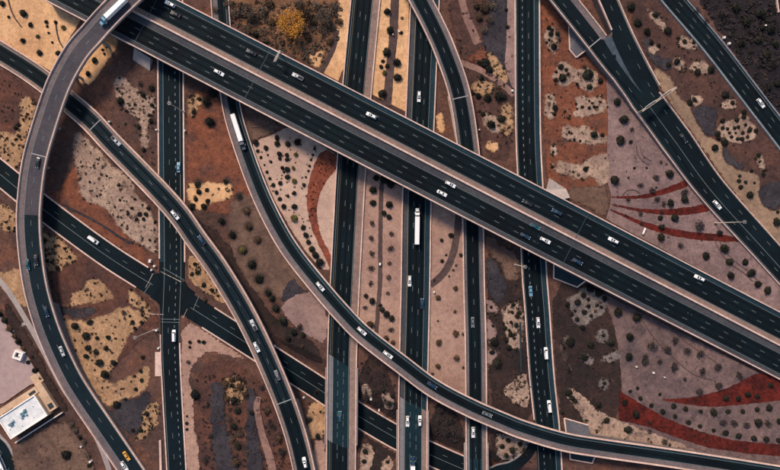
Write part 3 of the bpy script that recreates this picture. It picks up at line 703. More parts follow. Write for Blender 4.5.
# centre
bed('pale', 'pale gravel bed planted with rows of shrubs left of the freeway', '250,142 262,139 275,134 286,127 300,130 322,146 338,155 337,170 334,220 331,270 322,270 306,252 290,228 272,196 262,170', wob=0.3)
bed('brown', 'brown wedge just below the viaduct beside the connector ramp', '236,100 250,107 284,126 274,133 262,139 250,143 244,124')
bed('brick', 'curved red rock band sweeping towards the freeway', '323,147 312,168 307,190 306.5,206 310,224 317,242 324,256 330,270 332,262 331,254 323,240 318,224 317,206 321,191 329,178 338,168 338,156', wob=0.25, soft=1, feather=True)
bed('pinkish', 'pale pink patch where the connector ramp meets the freeway', '279,304 302,292 313,292 328,311 327,346 312,338 298,330 287,319', wob=0.5)
bed('slate', 'slate wedge beside the connector ramp', '292,276 297,284 312,293 302,292 286,301 282,304 281,294')
bed('sand', 'sandy verge left of the freeway at the top edge', '339,-20 353,-20 350,0 344,84 320,72 325,64 332,54 336,40 338,20', wob=0.3)
bed('sand', 'little sandy patch above the viaduct near the golden tree', '309,53 326,49 323,62 317,70 307,63')
ribbon_sheet('footpath', [(337,30),(334,46),(329,58),(322,72)], 5, BED['dpath'], 'dark footpath beside the sandy verge at the top')
bed('sand', 'tan median strip with a dark path at the top centre', '378,-20 413,-20 409,0 406.5,112 371,94 376,50', wob=0.1, soft=0)
bed('pink', 'pink median strip with rows of shrubs at the centre', '364,166 403,188 400.5,354 357,316 360,283', wob=0.1, soft=0)
bed('pink', 'pink median strip right of the centre freeway', '430,198 464,216 466,396 427,374 430,283', wob=0.1, soft=0)
ribbon_sheet('footpath', [(396,-20),(395,0),(393,40),(390,70),(387,106)], 8.5, BED['dpath'], 'dark gravel path in the upper median strip')
ribbon_sheet('footpath', [(383,175),(381.5,188),(380.5,230),(380,283),(378,310),(376,334)], 4.4, BED['dpath'], 'dark gravel path in the pink median strip')
ribbon_sheet('footpath', [(459,212),(457.5,230),(453,254),(446,270),(437,280),(430,285)], 7, BED['dpath'], 'grey brown path curving across the right pink median strip')
bed('sand', 'small pale curve of sand between the centre freeway and the branch', '436,108 441,111 446,122 446,136 436,131')
# between branch and local road, top
bed('slate', 'slate gravel run beside the local road at the top', '489,-20 508,-20 508,50 505,65 508,78 515,89 508,93 500,82 494,70 484,52 480,40 488,24')
bed('pinkish', 'dusty pink verge along the left of the local road', '507,-20 516,-20 516,92 511,85 506,72 504.5,58 507,40', wob=0.3)
ribbon_sheet('footpath', [(461,-15,6),(462,0,7),(466,16,7),(472,30,8),(478,44,8)], 7, BED['path'], 'pinkish footpath at the top right of the branch')
bed('rust', 'rust patch beside the branch', '461,59 472,55 482,47 491,52 486,66 470,63')
bed('ochre', 'speckled ochre patch near the footpaths', '484,49 495,54 504,66 510,80 503,91 492,81 488,66', specks=(30,1.1))
ribbon_sheet('footpath', [(459,62),(470,66),(480,70),(492,77),(503,85),(514,95)], 6, BED['path'], 'pinkish footpath running to the local road')
bed('ochre', 'ochre patch under the footpath', '469,83 480,79 493,82 499,92 488,98 473,96', specks=(30,1.1))
bed('tan', 'small tan patch right of the branch', '482,114 490,112 500,117 505,128 497,135 489,132 483,124', specks=(8,1.2))
bed('ochre', 'speckled strip left of the local road above the viaduct', '502,104 509,102 514,108 514,133 505,137 497,128 500,114', specks=(40,1.0))
bed('sand', 'small sandy patch just above the viaduct', '483,145 490,139 498,143 501,151 490,153')
# between local road and upper right ramp
for lb, p, n in (('top patch with dark shrubs right of the local road', '546,28 553,24 559,33 560,46 556,55 550,54 545,44 542,36', 10),
     ('wide pale patch right of the local road', '551,76 556,66 562,59 570,64 576,69 584,66 595,68 601,80 592,95 580,89 575,82 568,87 560,88 553,84', 16),
     ('narrow speckled strip right of the local road', '545,91 554,91 557,105 554,119 546,120 543,105', 22),
     ('tiny pale patch among rust soil', '564,106 569,104 572,117 568,120 564,114', 4),
     ('blocky pale patch beside the mauve bed', '573,99 578,96 590,95 607,96 608,112 598,115 585,117 574,120 571,112 575,106', 14),
     ('wavy pale patch in the middle of the rust soil', '560,127 566,124 575,128 585,124 592,130 600,133 609,136 608,144 595,145 585,145 572,142 561,139', 20),
     ('small oval pale patch near the local road', '549,147 553,140 558,148 557,156 550,156', 4),
     ('long pale patch above the abutment', '549,164 556,160 567,161 575,164 582,164 588,157 598,153 610,152 614,165 608,187 598,186 592,177 584,179 576,181 564,176 552,173', 12)):
    bed('tan', lb, p, specks=(n, 1.2))
bed('brown', 'brown earth at the tips of the red arcs', '566,188 592,184 607,186 610,206 607,219 590,209 568,199')
# right: mauve beds with red arcs
bed('mauve', 'mauve gravel bed between the viaduct and the right-hand ramp', '606,74 618,86 626,96 660,141 693,188 720,220 742,244 800,300 800,326 727,284 660,248 620,227 606,219 610,205 611,195 608,185 609,165 607,150 608,120', wob=0.2, soft=0)
bed('red', 'upper red rock arc in the mauve bed', '610,196.2 630,196 645,194.3 660,190 675,184 686,179 690,186 676,191 660,196 640,199.6 610,198.2', wob=0.2, soft=1, feather=True)
bed('red', 'middle red rock arc in the mauve bed', '610,203.4 625,206 641,208.7 658,209.4 675,208.4 692,206.5 707,203.5 712,211 692,214.5 675,215.8 655,214.5 638,212 624,208.5 610,205.4', wob=0.2, soft=1, feather=True)
bed('red', 'lower red rock arc in the mauve bed', '610,208.5 625,214.5 641,221 662,226.5 682,230.5 704,233 722,234 736,237 742,242 724,242 706,241 686,238.8 668,235.2 652,230.5 638,225 624,217.5 610,210.6', wob=0.2, soft=1, feather=True)
bed('mauve_dimmed', 'dimmed mauve gravel bed below the viaduct at right', '604,294 640,312 680,332 772,380 840,410 840,490 700,458 640,446 620,424 622,392 621,375 618,347 614,325 609,310', wob=0.2, soft=0)
bed('tan', 'grey tan tongue beside the connector ramp at lower right', '563,391 571,387 580,394 590,401 597,411 620,420 650,432 690,446 700,455 660,452 610,444 588,434 582,416 573,405', specks=(20,1.6))
bed('red', 'upper dark red rock arc at lower right', '648,397 666,398.4 682,398.3 709,393.5 733,385.5 752,374.5 762,372 840,402 840,398 780,400.5 750,404 716,407 700,406.5 682,404 664,400.5', wob=0.2, soft=1, feather=True)
bed('red', 'long dark red rock arc along the lower right', '619,390 641,403.5 668,419 699,431 733,440 780,444 840,446 840,460 780,456.5 743,453 709,448 679,438.6 648,427 618,420', wob=0.2, soft=0, feather=True)
for lb, p, n in (('big speckled grey patch below the viaduct abutment', '563,299 575,293 585,284 600,291 610,297 609,308 600,316 587,326 579,329 570,318 567,305', 0),
     ('knobbly grey patch with shrubs', '596,330 602,326 609,330 609,342 601,345 594,339', 7),
     ('small grey comma-shaped patch', '579,353 586,352 594,359 594,365 587,366 580,360', 5),
     ('small grey wedge beside the dull mauve bed', '596,359 604,355 611,353 616,347 622,350 619,361 610,362 603,364', 10),
     ('thin grey crescent right of the local road', '561,336 568,334 571,338 565,347 568,360 560,360', 8),
     ('tiny grey patch right of the local road', '565,362 571,365 575,373 571,376 566,370', 4),
     ('round grey patch with a shrub ring', '598,378 604,375 610,379 610,387 604,391 597,387', 10)):
    bed('grey', lb, p, specks=(n, 1.2) if n else None)
# between branch and local road, bottom
bed('brown', 'mottled patch right of the branch below the viaduct', '484,232 495,239 505,246 516,250 521,262 519,282 509,282 503,274 499,262 490,256 485,246')
bed('slate', 'slate gravel patch right of the branch', '486,252 492,256 499,264 503,276 510,284 503,300 497,306 490,298 486,284')
bed('pinkish', 'notched pale strip along the right of the branch', '485,284 490,300 501,309 498,315 492,312 489,321 498,326 497,337 489,342 492,349 503,351 494,359 488,373 485,373')
bed('tan', 'speckled patch left of the local road below the viaduct', '503,305 510,302 521,302 525,321 523,350 515,351 505,344 505,327 500,315', specks=(50,1.3))
bed('tan', 'speckled triangular patch left of the local road', '501,391 512,380 521,373 528,375 530,407 520,407 510,400', specks=(50,1.2))
bed('tan', 'speckled patch inside the slip road loop', '494,431 511,435 527,441 534,446 529,457 517,463 497,461', specks=(30,1.3))
# between the right-hand roads
bed('verge', 'tan verge along the right side of the freeway ramp', '650,68 660,69 669,75 675,83 675,92 684,101 692,107 694,117 701,127 706,137 714,138 722,142 724,160 732,165 742,171 752,170 761,178 759,190 763,204 772,211 800,206 800,275 730,190 697,142 664,96', wob=0.4)
bed('slate', 'slate bed at the top right of the merging ramp', '640,38 648,57 655,68 664,71 674,69 673,60 668,57 658,55 650,42 644,34')
bed('slate', 'blocky slate bed beside the tan verge', '692,109 697,105 717,107 718,120 715,137 706,138 700,127 693,118')
bed('slate', 'thin slate bed beside the tan verge', '721,144 730,142 728,150 736,160 746,165 742,173 732,168 722,161')
bed('slate', 'slate bed near the right picture edge', '756,188 775,179 792,184 778,211 763,208 758,199')
for lb, p, n in (('long pale oval between the right-hand roads', '644,10 649,7 655,13 662,20 668,27 666,33 658,29 651,21', 4),
     ('little round pale patch near the slate bed', '648,48 653,43 659,45 660,51 654,56 649,54', 3),
     ('speckled pale patch beside the upper right highway', '677,37 684,33 692,39 698,44 695,51 684,51 678,46', 26),
     ('pale patch with a dark shrub left of the highway', '671,60 678,56 685,61 687,67 680,73 672,70', 8),
     ('ragged pale patch left of the highway', '686,66 695,61 700,60 708,64 712,70 705,76 697,74 690,72', 12),
     ('big speckled pale patch left of the highway', '718,124 728,120 737,116 744,111 751,122 758,131 755,140 746,143 733,144 722,140 717,132', 0),
     ('pale corner patch on the tan verge', '689,94 703,95 702,106 692,108', 6),
     ('small pale patch beside the highway', '718,104 731,96 738,101 736,110 722,110', 8),
     ('thin pale strip beside the highway', '754,156 761,151 765,163 767,175 761,178 757,165', 14)):
    bed('tan', lb, p, specks=(n, 1.2) if n else None)
bed('brown', 'pale streak on the blackish ground', '750,54 754,56 764,70 768,80 762,78 755,68')
# bottom middle
for lb, p, n in (('tan patch between freeways beside the street', '380,392 390,391 394,405 392,414 383,408', 8), ('small tan patch below the ramp left of centre', '360,388 367,382 373,392 372,403 363,399', 6),
     ('tan patch between freeways at the bottom edge', '360,444 372,445 374,460 366,480 359,480', 6), ('bottom tan patch beside the centre freeway', '379,464 390,455 395,468 384,480', 6)):
    bed('tan', lb, p, specks=(n, 1.2))
bed('ochre', 'orange patch left of the freeway bridge', '306,408 315,403 323,407 326,420 325,436 316,441 308,438', specks=(8,1.3))
bed('pink', 'pink corner left of the freeway at the bottom edge', '312,441 326,439 327,480 315,480')
bed('slate', 'slate stripe through the lower left scrub', '209,384 218,378 224,390 226,420 232,450 240,480 218,480 212,440', wob=1.2)
bed('slate', 'slate stripe beside the curved footpath', '243,390 252,386 257,396 256,420 266,480 248,480 244,440 248,415', wob=1.2)
bed('ochre', 'ochre brush clearing in the lower left scrub', '222,380 232,375 244,380 249,392 242,402 232,404 226,396', wob=1.2, specks=(60,1.6))
ribbon_sheet('footpath', [(259,397,5),(257,404,6),(257.5,412,6),(263,436,7),(270,458,8),(275,482,8)], 7, BED['path'], 'pinkish curved footpath at the bottom left of centre')
# lower left lot
bed('pad', 'lilac paved yard in the lower left', '-30,300 0,314 12,333 30,359 42,381 30,385 4,403 -30,410', 'paved_yard', wob=0.1, soft=0)
bed('brown', 'reddish dirt lot below the white-roofed building', '10,447 22,440 64,417 76,432 88,450 100,484 18,484', 'bare_earth', wob=0.4)
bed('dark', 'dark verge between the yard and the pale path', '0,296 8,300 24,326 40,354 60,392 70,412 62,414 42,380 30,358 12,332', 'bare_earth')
strip(pQ, px(-2.6), px(2.6), 0.05, conc_b, 'footpath_slab', None, thick=0.2)
tag(bpy.data.objects['footpath_slab'], 'pale concrete path running along the left foot of the flyover', kind='structure')
MB().box(-5.6, 5.6, -0.9, 0.9, 0, 0.16).build('footpath_spur', conc_b).matrix_world = Matrix.Translation(P(20.5, 326, 0)) @ Matrix.Rotation(math.radians(30), 4, 'Z')
tag(bpy.data.objects['footpath_spur'], 'short concrete spur from the pale path to the yard hedge', kind='structure')
# dark curved tracks on the corner sand
for pts in ([(8,-4),(10,6),(15,18),(22,27)], [(56,22),(57,32),(60,42),(65,50)]):
    ribbon_sheet('track', [(x, y, 1.2) for x, y in pts], 1.2, BED['dpath'], 'thin dark curved track across the corner sand', wob=0.15)
ribbon_sheet('drain_channel', [(62,204),(82,214),(104,226),(122,238),(133,243)], 2.2, BED['slate'], 'thin slate drainage line across the rust soil above the diagonal street')
for pts, lb in (([(636,146),(637,154),(642,161),(648,165)], 'outer curved wheel mark on the mauve bed'), ([(640,147),(641,153),(645,158),(651,161)], 'inner curved wheel mark on the mauve bed'), ([(622,196),(626,191),(634,190),(640,194)], 'arched wheel mark above the red arcs'),
      ([(713,238),(719,250),(728,262),(742,272),(752,281)], 'long left wheel mark beside the freeway ramp'), ([(718,238),(724,250),(733,260),(746,270),(757,280)], 'long right wheel mark beside the freeway ramp'), ([(664,322),(690,345),(716,362)], 'upper raked line on the dull mauve bed'), ([(640,318),(660,345),(690,372),(712,380)], 'lower raked line on the dull mauve bed'), ([(252,127),(262,126),(272,121)], 'pale scuff on the brown wedge below the viaduct')):
    ribbon_sheet('wheel_mark', [(x, y, 0.7) for x, y in pts], 0.7, BED['path'] if 'scuff' in lb else BED['dpath'], lb, wob=0.1)
# pale concrete slope paving beside the bridge ends
def paving(poly, z_in, label, rim=True, mat=None):
    r = empty('slope_paving'); tag(r, label, 'slope paving')
    pts = [P(x, y, 0) for x, y, z in poly]; vs = [Vector((p.x, p.y, q[2]+0.1)) for p, q in zip(pts, poly)]; n = len(vs)
    vb = [Vector((v.x, v.y, -0.3)) for v in vs]
    me = mesh('slab', vs+vb, [tuple(range(n))] + [(i, (i+1) % n, n+(i+1) % n, n+i) for i in range(n)])
    if me.polygons[0].normal.z < 0: me.flip_normals()
    link('slab', me, mat or conc_b, r)
    if rim:
        m = MB()
        for i in range(n-1):
            a, b = vs[i]+Vector((0,0,.08)), vs[i+1]+Vector((0,0,.08)); m.cyl(a, b, 0.45, 0.45, 6)
        m.build('rim_wall', conc, r)
pv_d = surf('slope paving grey', C(104,104,112), C(86,88,98), big=0.06)
pv_t = surf('slope paving slate', C(44,58,66), C(36,50,58), big=0.06)
paving([(137,50,4),(133,60,0.2),(150,71,0.2),(153,60,4)], 0, 'pale concrete slope paving under the left end of the viaduct', rim=False)
paving([(568.5,21,0.3),(569.5,50,0.3),(576,58,0.3),(588,49,3.0),(578,34,3.0)], 0, 'grey slope paving beside the upper right freeway ramp', mat=pv_d)
paving([(582.5,44,0.3),(584,48,0.3),(605,74,0.3),(606,70,2)], 0, 'narrow concrete wing strip beside the upper right freeway ramp', rim=True)
paving([(549,178,0.3),(546,190,0.3),(560,200,4),(568,198,4),(566,189,0.3)], 0, 'pale slope paving above the viaduct beside the local road', rim=False)
paving([(552,258,4),(553.5,278,0.3),(577,287,0.3),(585,279,4)], 0, 'slate slope paving below the viaduct beside the local road', mat=pv_t)
paving([(588,425,0.3),(564,418,0.3),(565,434,3),(590,440,3)], 0, 'pale slope paving above the connector ramp at lower right', mat=pv_d)
paving([(568,446,3),(570,459,0.3),(592,463,0.3),(594,452,3)], 0, 'dark slope paving below the connector ramp at lower right', mat=pv_t)
# ---------------------------------------------------------------- plants
def leafmat(name, c1, c2):
    if name in MATS: return MATS[name]
    m, t, b = nodemat(name); N = t.nodes
    b.inputs['Roughness'].default_value = 0.75; b.inputs['Specular IOR Level'].default_value = 0.15
    oi = N.new('ShaderNodeObjectInfo'); g = N.new('ShaderNodeNewGeometry'); nz = N.new('ShaderNodeTexNoise'); nz.inputs['Scale'].default_value = 1.1; nz.inputs['Detail'].default_value = 3
    t.links.new(g.outputs['Position'], nz.inputs['Vector'])
    mr = N.new('ShaderNodeMapRange'); mr.inputs[1].default_value = 0.35; mr.inputs[2].default_value = 0.65; t.links.new(nz.outputs[0], mr.inputs[0])
    ad = N.new('ShaderNodeMath'); ad.operation = 'MULTIPLY_ADD'; ad.inputs[1].default_value = 0.6; t.links.new(oi.outputs['Random'], ad.inputs[2]); t.links.new(mr.outputs[0], ad.inputs[0])
    ad2 = N.new('ShaderNodeMath'); ad2.operation = 'MULTIPLY'; ad2.inputs[1].default_value = 0.65; t.links.new(ad.outputs[0], ad2.inputs[0])
    mx = N.new('ShaderNodeMix'); mx.data_type = 'RGBA'; mx.inputs[6].default_value = (*c1, 1); mx.inputs[7].default_value = (*c2, 1)
    t.links.new(ad2.outputs[0], mx.inputs[0]); t.links.new(mx.outputs[2], b.inputs['Base Color'])
    MATS[name] = m; return m
LEAF = {
 'd': leafmat('dark leaf', (0.005,0.006,0.006), (0.018,0.018,0.012)),
 'o': leafmat('olive leaf', (0.045,0.042,0.016), (0.11,0.09,0.03)),
 'g': leafmat('golden leaf', (0.26,0.10,0.014), (0.56,0.27,0.05)),
 'p': leafmat('bare twig', (0.018,0.016,0.018), (0.042,0.034,0.034)),
 't': leafmat('grey twig', (0.06,0.046,0.038), (0.15,0.11,0.085)),
 'b': leafmat('brown leaf', (0.03,0.02,0.014), (0.085,0.052,0.03)),
}
bark = plain('bark', (0.05,0.035,0.025), 0.9)
foot_disc, lt_, lb_ = nodemat('dark foot disc')  # dark disc under each shrub, thinning out to its rim
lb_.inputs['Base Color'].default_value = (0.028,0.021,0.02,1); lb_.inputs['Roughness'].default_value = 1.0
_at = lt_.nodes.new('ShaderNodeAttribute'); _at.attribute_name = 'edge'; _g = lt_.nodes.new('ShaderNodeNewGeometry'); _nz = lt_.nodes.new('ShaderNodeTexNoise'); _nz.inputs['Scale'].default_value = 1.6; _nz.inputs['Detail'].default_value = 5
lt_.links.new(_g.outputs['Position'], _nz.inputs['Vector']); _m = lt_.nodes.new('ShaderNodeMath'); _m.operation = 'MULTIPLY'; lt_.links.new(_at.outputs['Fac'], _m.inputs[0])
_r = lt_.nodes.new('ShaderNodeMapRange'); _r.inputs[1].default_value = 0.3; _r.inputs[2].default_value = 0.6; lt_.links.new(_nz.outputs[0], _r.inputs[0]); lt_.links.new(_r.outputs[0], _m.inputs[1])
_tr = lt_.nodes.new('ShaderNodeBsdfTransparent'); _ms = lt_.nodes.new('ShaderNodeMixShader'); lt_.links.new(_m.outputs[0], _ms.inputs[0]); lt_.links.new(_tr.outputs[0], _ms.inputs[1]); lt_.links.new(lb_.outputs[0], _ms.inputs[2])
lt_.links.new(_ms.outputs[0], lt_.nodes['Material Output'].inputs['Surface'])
def shrub_mesh(seed, leaf, n=230, core=True, flat=0.72, spiky=0.0, size=0.14):
    rnd = random.Random(seed); vs = []; fs = []; ring = []
    lob = [(Vector((rnd.uniform(-.32,.32), rnd.uniform(-.32,.32), rnd.uniform(-.1,.2))), rnd.uniform(.52,.72)) for _ in range(7)]
    for i in range(n):
        c, r = rnd.choice(lob)
        d = Vector((rnd.gauss(0,1), rnd.gauss(0,1), rnd.gauss(0.25,.8))).normalized()
        p = c + d*r*rnd.uniform(0.6, 1.05 + spiky*rnd.random())
        p = Vector((p.x, p.y, max(0.02, (p.z+0.55)*flat)))
        u = Vector((rnd.gauss(0,1), rnd.gauss(0,1), rnd.gauss(0,.5))).normalized(); v = u.cross(Vector((rnd.gauss(0,1), rnd.gauss(0,1), rnd.gauss(0,1)))).normalized()
        a = size*rnd.uniform(.55,1.3); b = a*rnd.uniform(.45,.8); k = len(vs)
        vs += [p-u*a, p+v*b, p+u*a, p-v*b]; fs.append((k,k+1,k+2,k+3))
    if core:
        bm = bmesh.new(); bmesh.ops.create_icosphere(bm, subdivisions=2, radius=0.72)
        for v in bm.verts:
            q = v.co*(1+0.4*noise.noise(v.co*2.3+Vector((seed,0,0)))); v.co = Vector((q.x, q.y, max(0, (q.z+0.5)*flat*0.85)))
        k = len(vs); vs += [v.co.copy() for v in bm.verts]; bm.verts.index_update(); fs += [tuple(k+v.index for v in f.verts) for f in bm.faces]; bm.free()
    m = MB()
    for i in range(5):
        t = rnd.uniform(0, 6.28); m.cyl((0,0,-0.08), (0.5*math.cos(t), 0.5*math.sin(t), 0.4*flat), 0.03, 0.012, 4)
    k = len(vs); vs += [Vector(v) for v in m.v]; nl = len(fs); fs += [tuple(k+i for i in f) for f in m.f]
    # dark ragged disc round the foot, fading outwards
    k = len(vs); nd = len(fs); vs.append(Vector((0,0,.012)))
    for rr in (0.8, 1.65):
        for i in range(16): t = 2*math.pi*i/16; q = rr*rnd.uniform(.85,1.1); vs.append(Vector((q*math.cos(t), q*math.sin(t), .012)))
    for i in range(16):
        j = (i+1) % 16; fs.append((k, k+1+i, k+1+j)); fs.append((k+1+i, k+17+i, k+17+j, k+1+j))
    me = mesh('shrub', vs, fs); me.materials.append(LEAF[leaf]); me.materials.append(bark); me.materials.append(foot_disc)
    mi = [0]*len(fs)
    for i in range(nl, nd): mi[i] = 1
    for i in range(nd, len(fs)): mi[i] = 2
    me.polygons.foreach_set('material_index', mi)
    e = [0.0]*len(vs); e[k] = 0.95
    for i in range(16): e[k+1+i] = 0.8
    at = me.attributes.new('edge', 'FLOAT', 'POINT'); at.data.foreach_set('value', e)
    return me
SHR = {}
for key, leaf, kw in (('d','d',{}), ('o','o',{}), ('g','g',{}), ('b','b',{}), ('p','p',dict(n=190,core=False,spiky=.2,size=.13)), ('t','t',dict(n=260,core=False,spiky=.5,size=.12))):
    SHR[key] = [shrub_mesh(11*i+ord(key), leaf, **kw) for i in range(5)]
ENTRY = []
def shrubs(s, label, group, kind='d', hk=1.0):
    """entries x,y,diameter[kind] in pixels; gathered here, built below"""
    for e in s.split():
        k = kind
        if e[-1].isalpha(): k = e[-1]; e = e[:-1]
        x, y, d = (float(q) for q in e.split(','))
        ENTRY.append((d, x, y, k, label, group))
shrubs('3,4,6 24,14,7.5 31,25,5.5 9,17,3.5 46.5,22,4 47.5,26.5,2.8 49,33,2.5 56,22.5,4 64,28,5o 23.5,41,5.5 38,36.5,4.5o 52.5,42.5,2.6 40,53,6 58.5,53.5,5.5', 'round shrub scattered on the pale sand of the upper left corner', 'shrubs on the corner sand')
shrubs('95,60.5,6 88.5,74,5.5 103,50,3 104.5,54,3 107,47,2.4', 'dark shrub on the sand strip right of the tall flyover', 'shrubs beside the tall flyover')
shrubs('121,101,8 143,95,5 152,88,6 151,121,5 141,84,4p 139,127,4 152,105,4 144,150,4', 'dark shrub between the small ramp and the upper local street', 'shrubs by the upper local street')
shrubs('188,28,6 195,18,5 193,40,5', 'dark shrub right of the upper local street above the viaduct', 'shrubs above the viaduct at left')
shrubs('207,102,9.5 210,122,9 194,112,5 200,99,4 213,93,8 198,184,7 199,192,6 207,190,4.5 226,182,5.5 204,206,6 208,201,5 196,199,5 193,206,6 190,210,5p', 'dark shrub on rust soil right of the upper local street', 'shrubs right of the upper local street')
shrubs('222,221,7.5 232.5,235,8 243,250,7.5o 252,264,8 259.5,278.5,8 239,196.5,6p 268,292,7 249,226,7b 257.5,240,6b 247,211,6b', 'round shrub in the loose row left of the connector ramp', 'row of shrubs left of the connector ramp')
shrubs('256,143,6.5 266,148,5 258,151,3.4 261,157.5,3.2 277,138,5.5 277.5,144,6.5 288,144,6 297.5,142.5,7 279.5,154,5.5 287,155,4.5 280,158.5,4 287,159.5,4.5 296,154.5,5o 282.5,168,4.5 287.5,169.5,6 293.5,168,4.5o 287.5,177,5.5 294.5,181,5.5o 267,172,3.6 270,178.5,3.2 273.5,185,4.5 280.5,183,4.8 271,162,3 268,155,2.4 264.5,165,2.4 284,172,3 304,185,4 276.5,192.5,4.5 288,196,3.6 294,193,5 280,199,4.4 294.5,206.5,6 284,206.5,5.5 294.5,218,7.5o', 'shrub planted on the pale gravel bed left of the freeway', 'shrubs on the pale gravel bed')
shrubs('303.5,227.5,5.5 306,235,6 308.5,242,5 312,249,6.5 315.5,255,7.5 320,262,8.5', 'dark shrub in the tight curved row beside the connector ramp', 'curved row of shrubs by the connector ramp')
shrubs('314.5,149,3 313,155,3 311,160,3 309.5,166,3 308.5,171,2.6 306,177,2.6', 'small shrub in the thin dotted row left of the curved red band', 'dotted row of small shrubs')
shrubs('387,12,7.5 390,30.5,8 386.5,52.5,8.5 397,63,8 397.5,78,8.5 381,67,5 387,66,4.5 383,61.5,4 384.5,73,5o 382,94,9 402,18,3.6p 401.5,33,3.6', 'dark shrub along the dark path in the upper median strip', 'shrubs in the upper median strip')
shrubs('385,180,9 376,178,7 391,184,9 373,190,7.5 389,204.5,7.5 373,203,7 384,213,6 389,217,6', 'dark shrub at the top of the pink median strip below the viaduct', 'dark shrubs at the top of the pink median')
shrubs('372.5,223,6p 391,233.5,5.5p 371,238.5,6p 390.5,248,6p 371.5,253.5,6p 389.5,263,4.5p 371,268.5,6.5p 388.5,277.5,6p 370.5,283,5.5p 366,295.5,5p', 'faded twiggy shrub in the two rows of the pink median strip', 'twiggy shrubs in the pink median')
shrubs('366,296,4.5 372,301,7 382,309.5,6 386.5,314,7 391.5,318,7 391,329,5.5p 365,307,5p 370,324,8b 388,293,4.5p 380,305,4 393,342,5b 386,338,6b', 'shrub near the lower end of the pink median strip', 'shrubs at the foot of the pink median')
shrubs('441.5,240,4 451,235.5,5.5 442,261,4 446,255,2.6 461,255,4 456,265,3p 453,270,3p 449,276,3p 434,280,3p', 'small shrub beside the curving path in the right pink median', 'shrubs by the curving median path')
shrubs('438,297.5,5.5 455.5,288,5.5 455,311.5,3.4 455.5,333.5,6.5 438.5,342.5,6.5 456.5,357.5,6 438,366,5.5 463,334,3p 463,367,3.4p 438,321,2.4 432,374,4p', 'reddish brown shrub in the lower right pink median strip', 'shrubs in the lower right pink median', 'b')
# brush above the viaduct
shrubs('216,10,7t 228,4,9t 236,14,10t 246,8,9b 254,20,9t 248,30,10t 262,12,11t 270,4,9b 262,32,9t 272,22,8b 316,6,10t 326,14,11t 332,26,9t 322,30,9t 314,22,8b 308,38,7b 336,8,8t 340,22,7b 244,12,10d 256,34,7d 266,40,7t 300,4,8t 330,42,7b', 'leafless grey brown brush around the golden tree above the viaduct', 'brush around the golden tree')
shrubs('484,8,11b 490,20,9t 479,18,8b 492,6,8t 484,30,8t 476,6,7b', 'leafless brush right of the branch at the top edge', 'brush at the top right of the branch')
shrubs('485,63,10 489,69,8 479,62,5 481,78,5.5 499,96,9 478,96,6 487,98,8 501,119,8 491,125,9 483,114,5 503,97,7 466,94,4 506,10,4 507,27,4 488,99,6 472,93,4', 'dark shrub between the branch and the local road at the top', 'shrubs beside the branch at the top')
shrubs('548.5,28,5 550.5,34,5.5 557,34,5 553.5,47,7 546.5,43,3 552,30,4 549,40,3', 'dark shrub on the top patch right of the local road', 'shrubs on the top patch')
shrubs('560.5,67,6.5 562,78,8 556,72,3.4 568,74,3.4 587,75,11 589,87,6 577,84,3.4 555,80,4 566,70,4 600,81,6', 'dark shrub on the wide pale patch right of the local road', 'shrubs on the wide pale patch')
shrubs('576,104,3 582,107,3.6 589,108,3.6 594,107,3.6 577,109,2.6 600,102,3 565,111,2.6 574,140,3.4 593.5,134.5,7.5 602,135,4.5 552,167,4 585,169,5.5 573,172,2.8 553,146,3 553,152,3 555,108,6 554,114,4 597,107,3 589,101,2.6 569,132,3 580,141,3', 'small dark shrub on the pale patches amid rust soil', 'shrubs on the pale patches')
shrubs('616.5,102,8 623,119.5,9 619.5,140.5,9.5 614,180,9.5 632,130,4.5p 630.5,142,4.5 642.5,137,2p 646.5,168,2.6 656,187.5,2.4 634,168,3 660.5,162.5,4p 669,174,8 655.5,177,7p 628,178,3p', 'round dark shrub on the mauve gravel bed', 'shrubs on the mauve bed')
shrubs('628,200,5p 640,185,6p 652,190,7p 669,174,7 684,193,8p 656.5,200,6p 663,204,5p 670,203,8 684,199,8 674,218,8 660,218,5.5 661,227,6 660.5,237,8 661,212,5p 698,226,10p 715,224,3t 680,245,6p 705,256,8 723.5,248,9 728.5,261.5,7.5 730,275,8.5 744.5,262,7 751,272.5,8 757,284,7 767,290,8 641,224,4p 640,214,5p 719,233,6 749,274,6', 'shrub among the red arcs on the mauve gravel bed', 'shrubs among the red arcs')
shrubs('617.5,312,9.5 636,317,9 629,336.5,9 628,356.5,8', 'big round black shrub in the column beside the dull mauve bed', 'column of black shrubs')
shrubs('651,346,9p 666,349,8p 644,361,8p 659,362,5.5p 673,366,9p 675,339,6p 687,350,8p 699,353,8p 702,371,8p 717,367,8p 739,375,8p 698,391,8p 645,356,6p 684,379,4p 718,385,8p 674,342,5p', 'faded purple shrub on the dull mauve bed', 'faded shrubs on the dull mauve bed')
shrubs('630,391,4 637,388,4 640,398,5 659.5,394,4 651,405,5 662,411.5,6 673,406,5.5 685,408.5,5.5 674.5,416,5 688,422,5 700,411,4.5 713,411.5,8.5 727.5,411,5 742,411,4.8 756.5,409,5 768.5,407.5,7 722.5,422,8p 733,422.5,7p 745.5,424,7p 757.5,422.5,8 767.5,423,7p 699.5,426,4.5 713,430,4.5 725,432.5,6 738,435.5,6 753,438,6.5 765.5,439,6 779,421,6 778,440,6', 'round shrub in the pale bands between the dark red arcs', 'shrubs between the dark red arcs')
shrubs('624.5,402.5,7 635.5,414,7 627.5,429,8 664,441,6p 648,422,5p 725,398,6 738,398,6 747,394,6 757,396,5 770,385,6', 'dark shrub standing on the dark red rock arcs', 'shrubs on the dark red arcs')
shrubs('567,304,6 577,302,7 583,295,6.5 590,289,8 598,293,8.5 604,299,6 571,314,5 584,312,5.5 588,306,5 577,319,5 597,305,3.6 591,316,4 582,327,6 588,299,4 601,307,4 595,311,4b 575,311,3.4', 'shrub crowded on the speckled grey patch below the abutment', 'shrubs on the speckled grey patch')
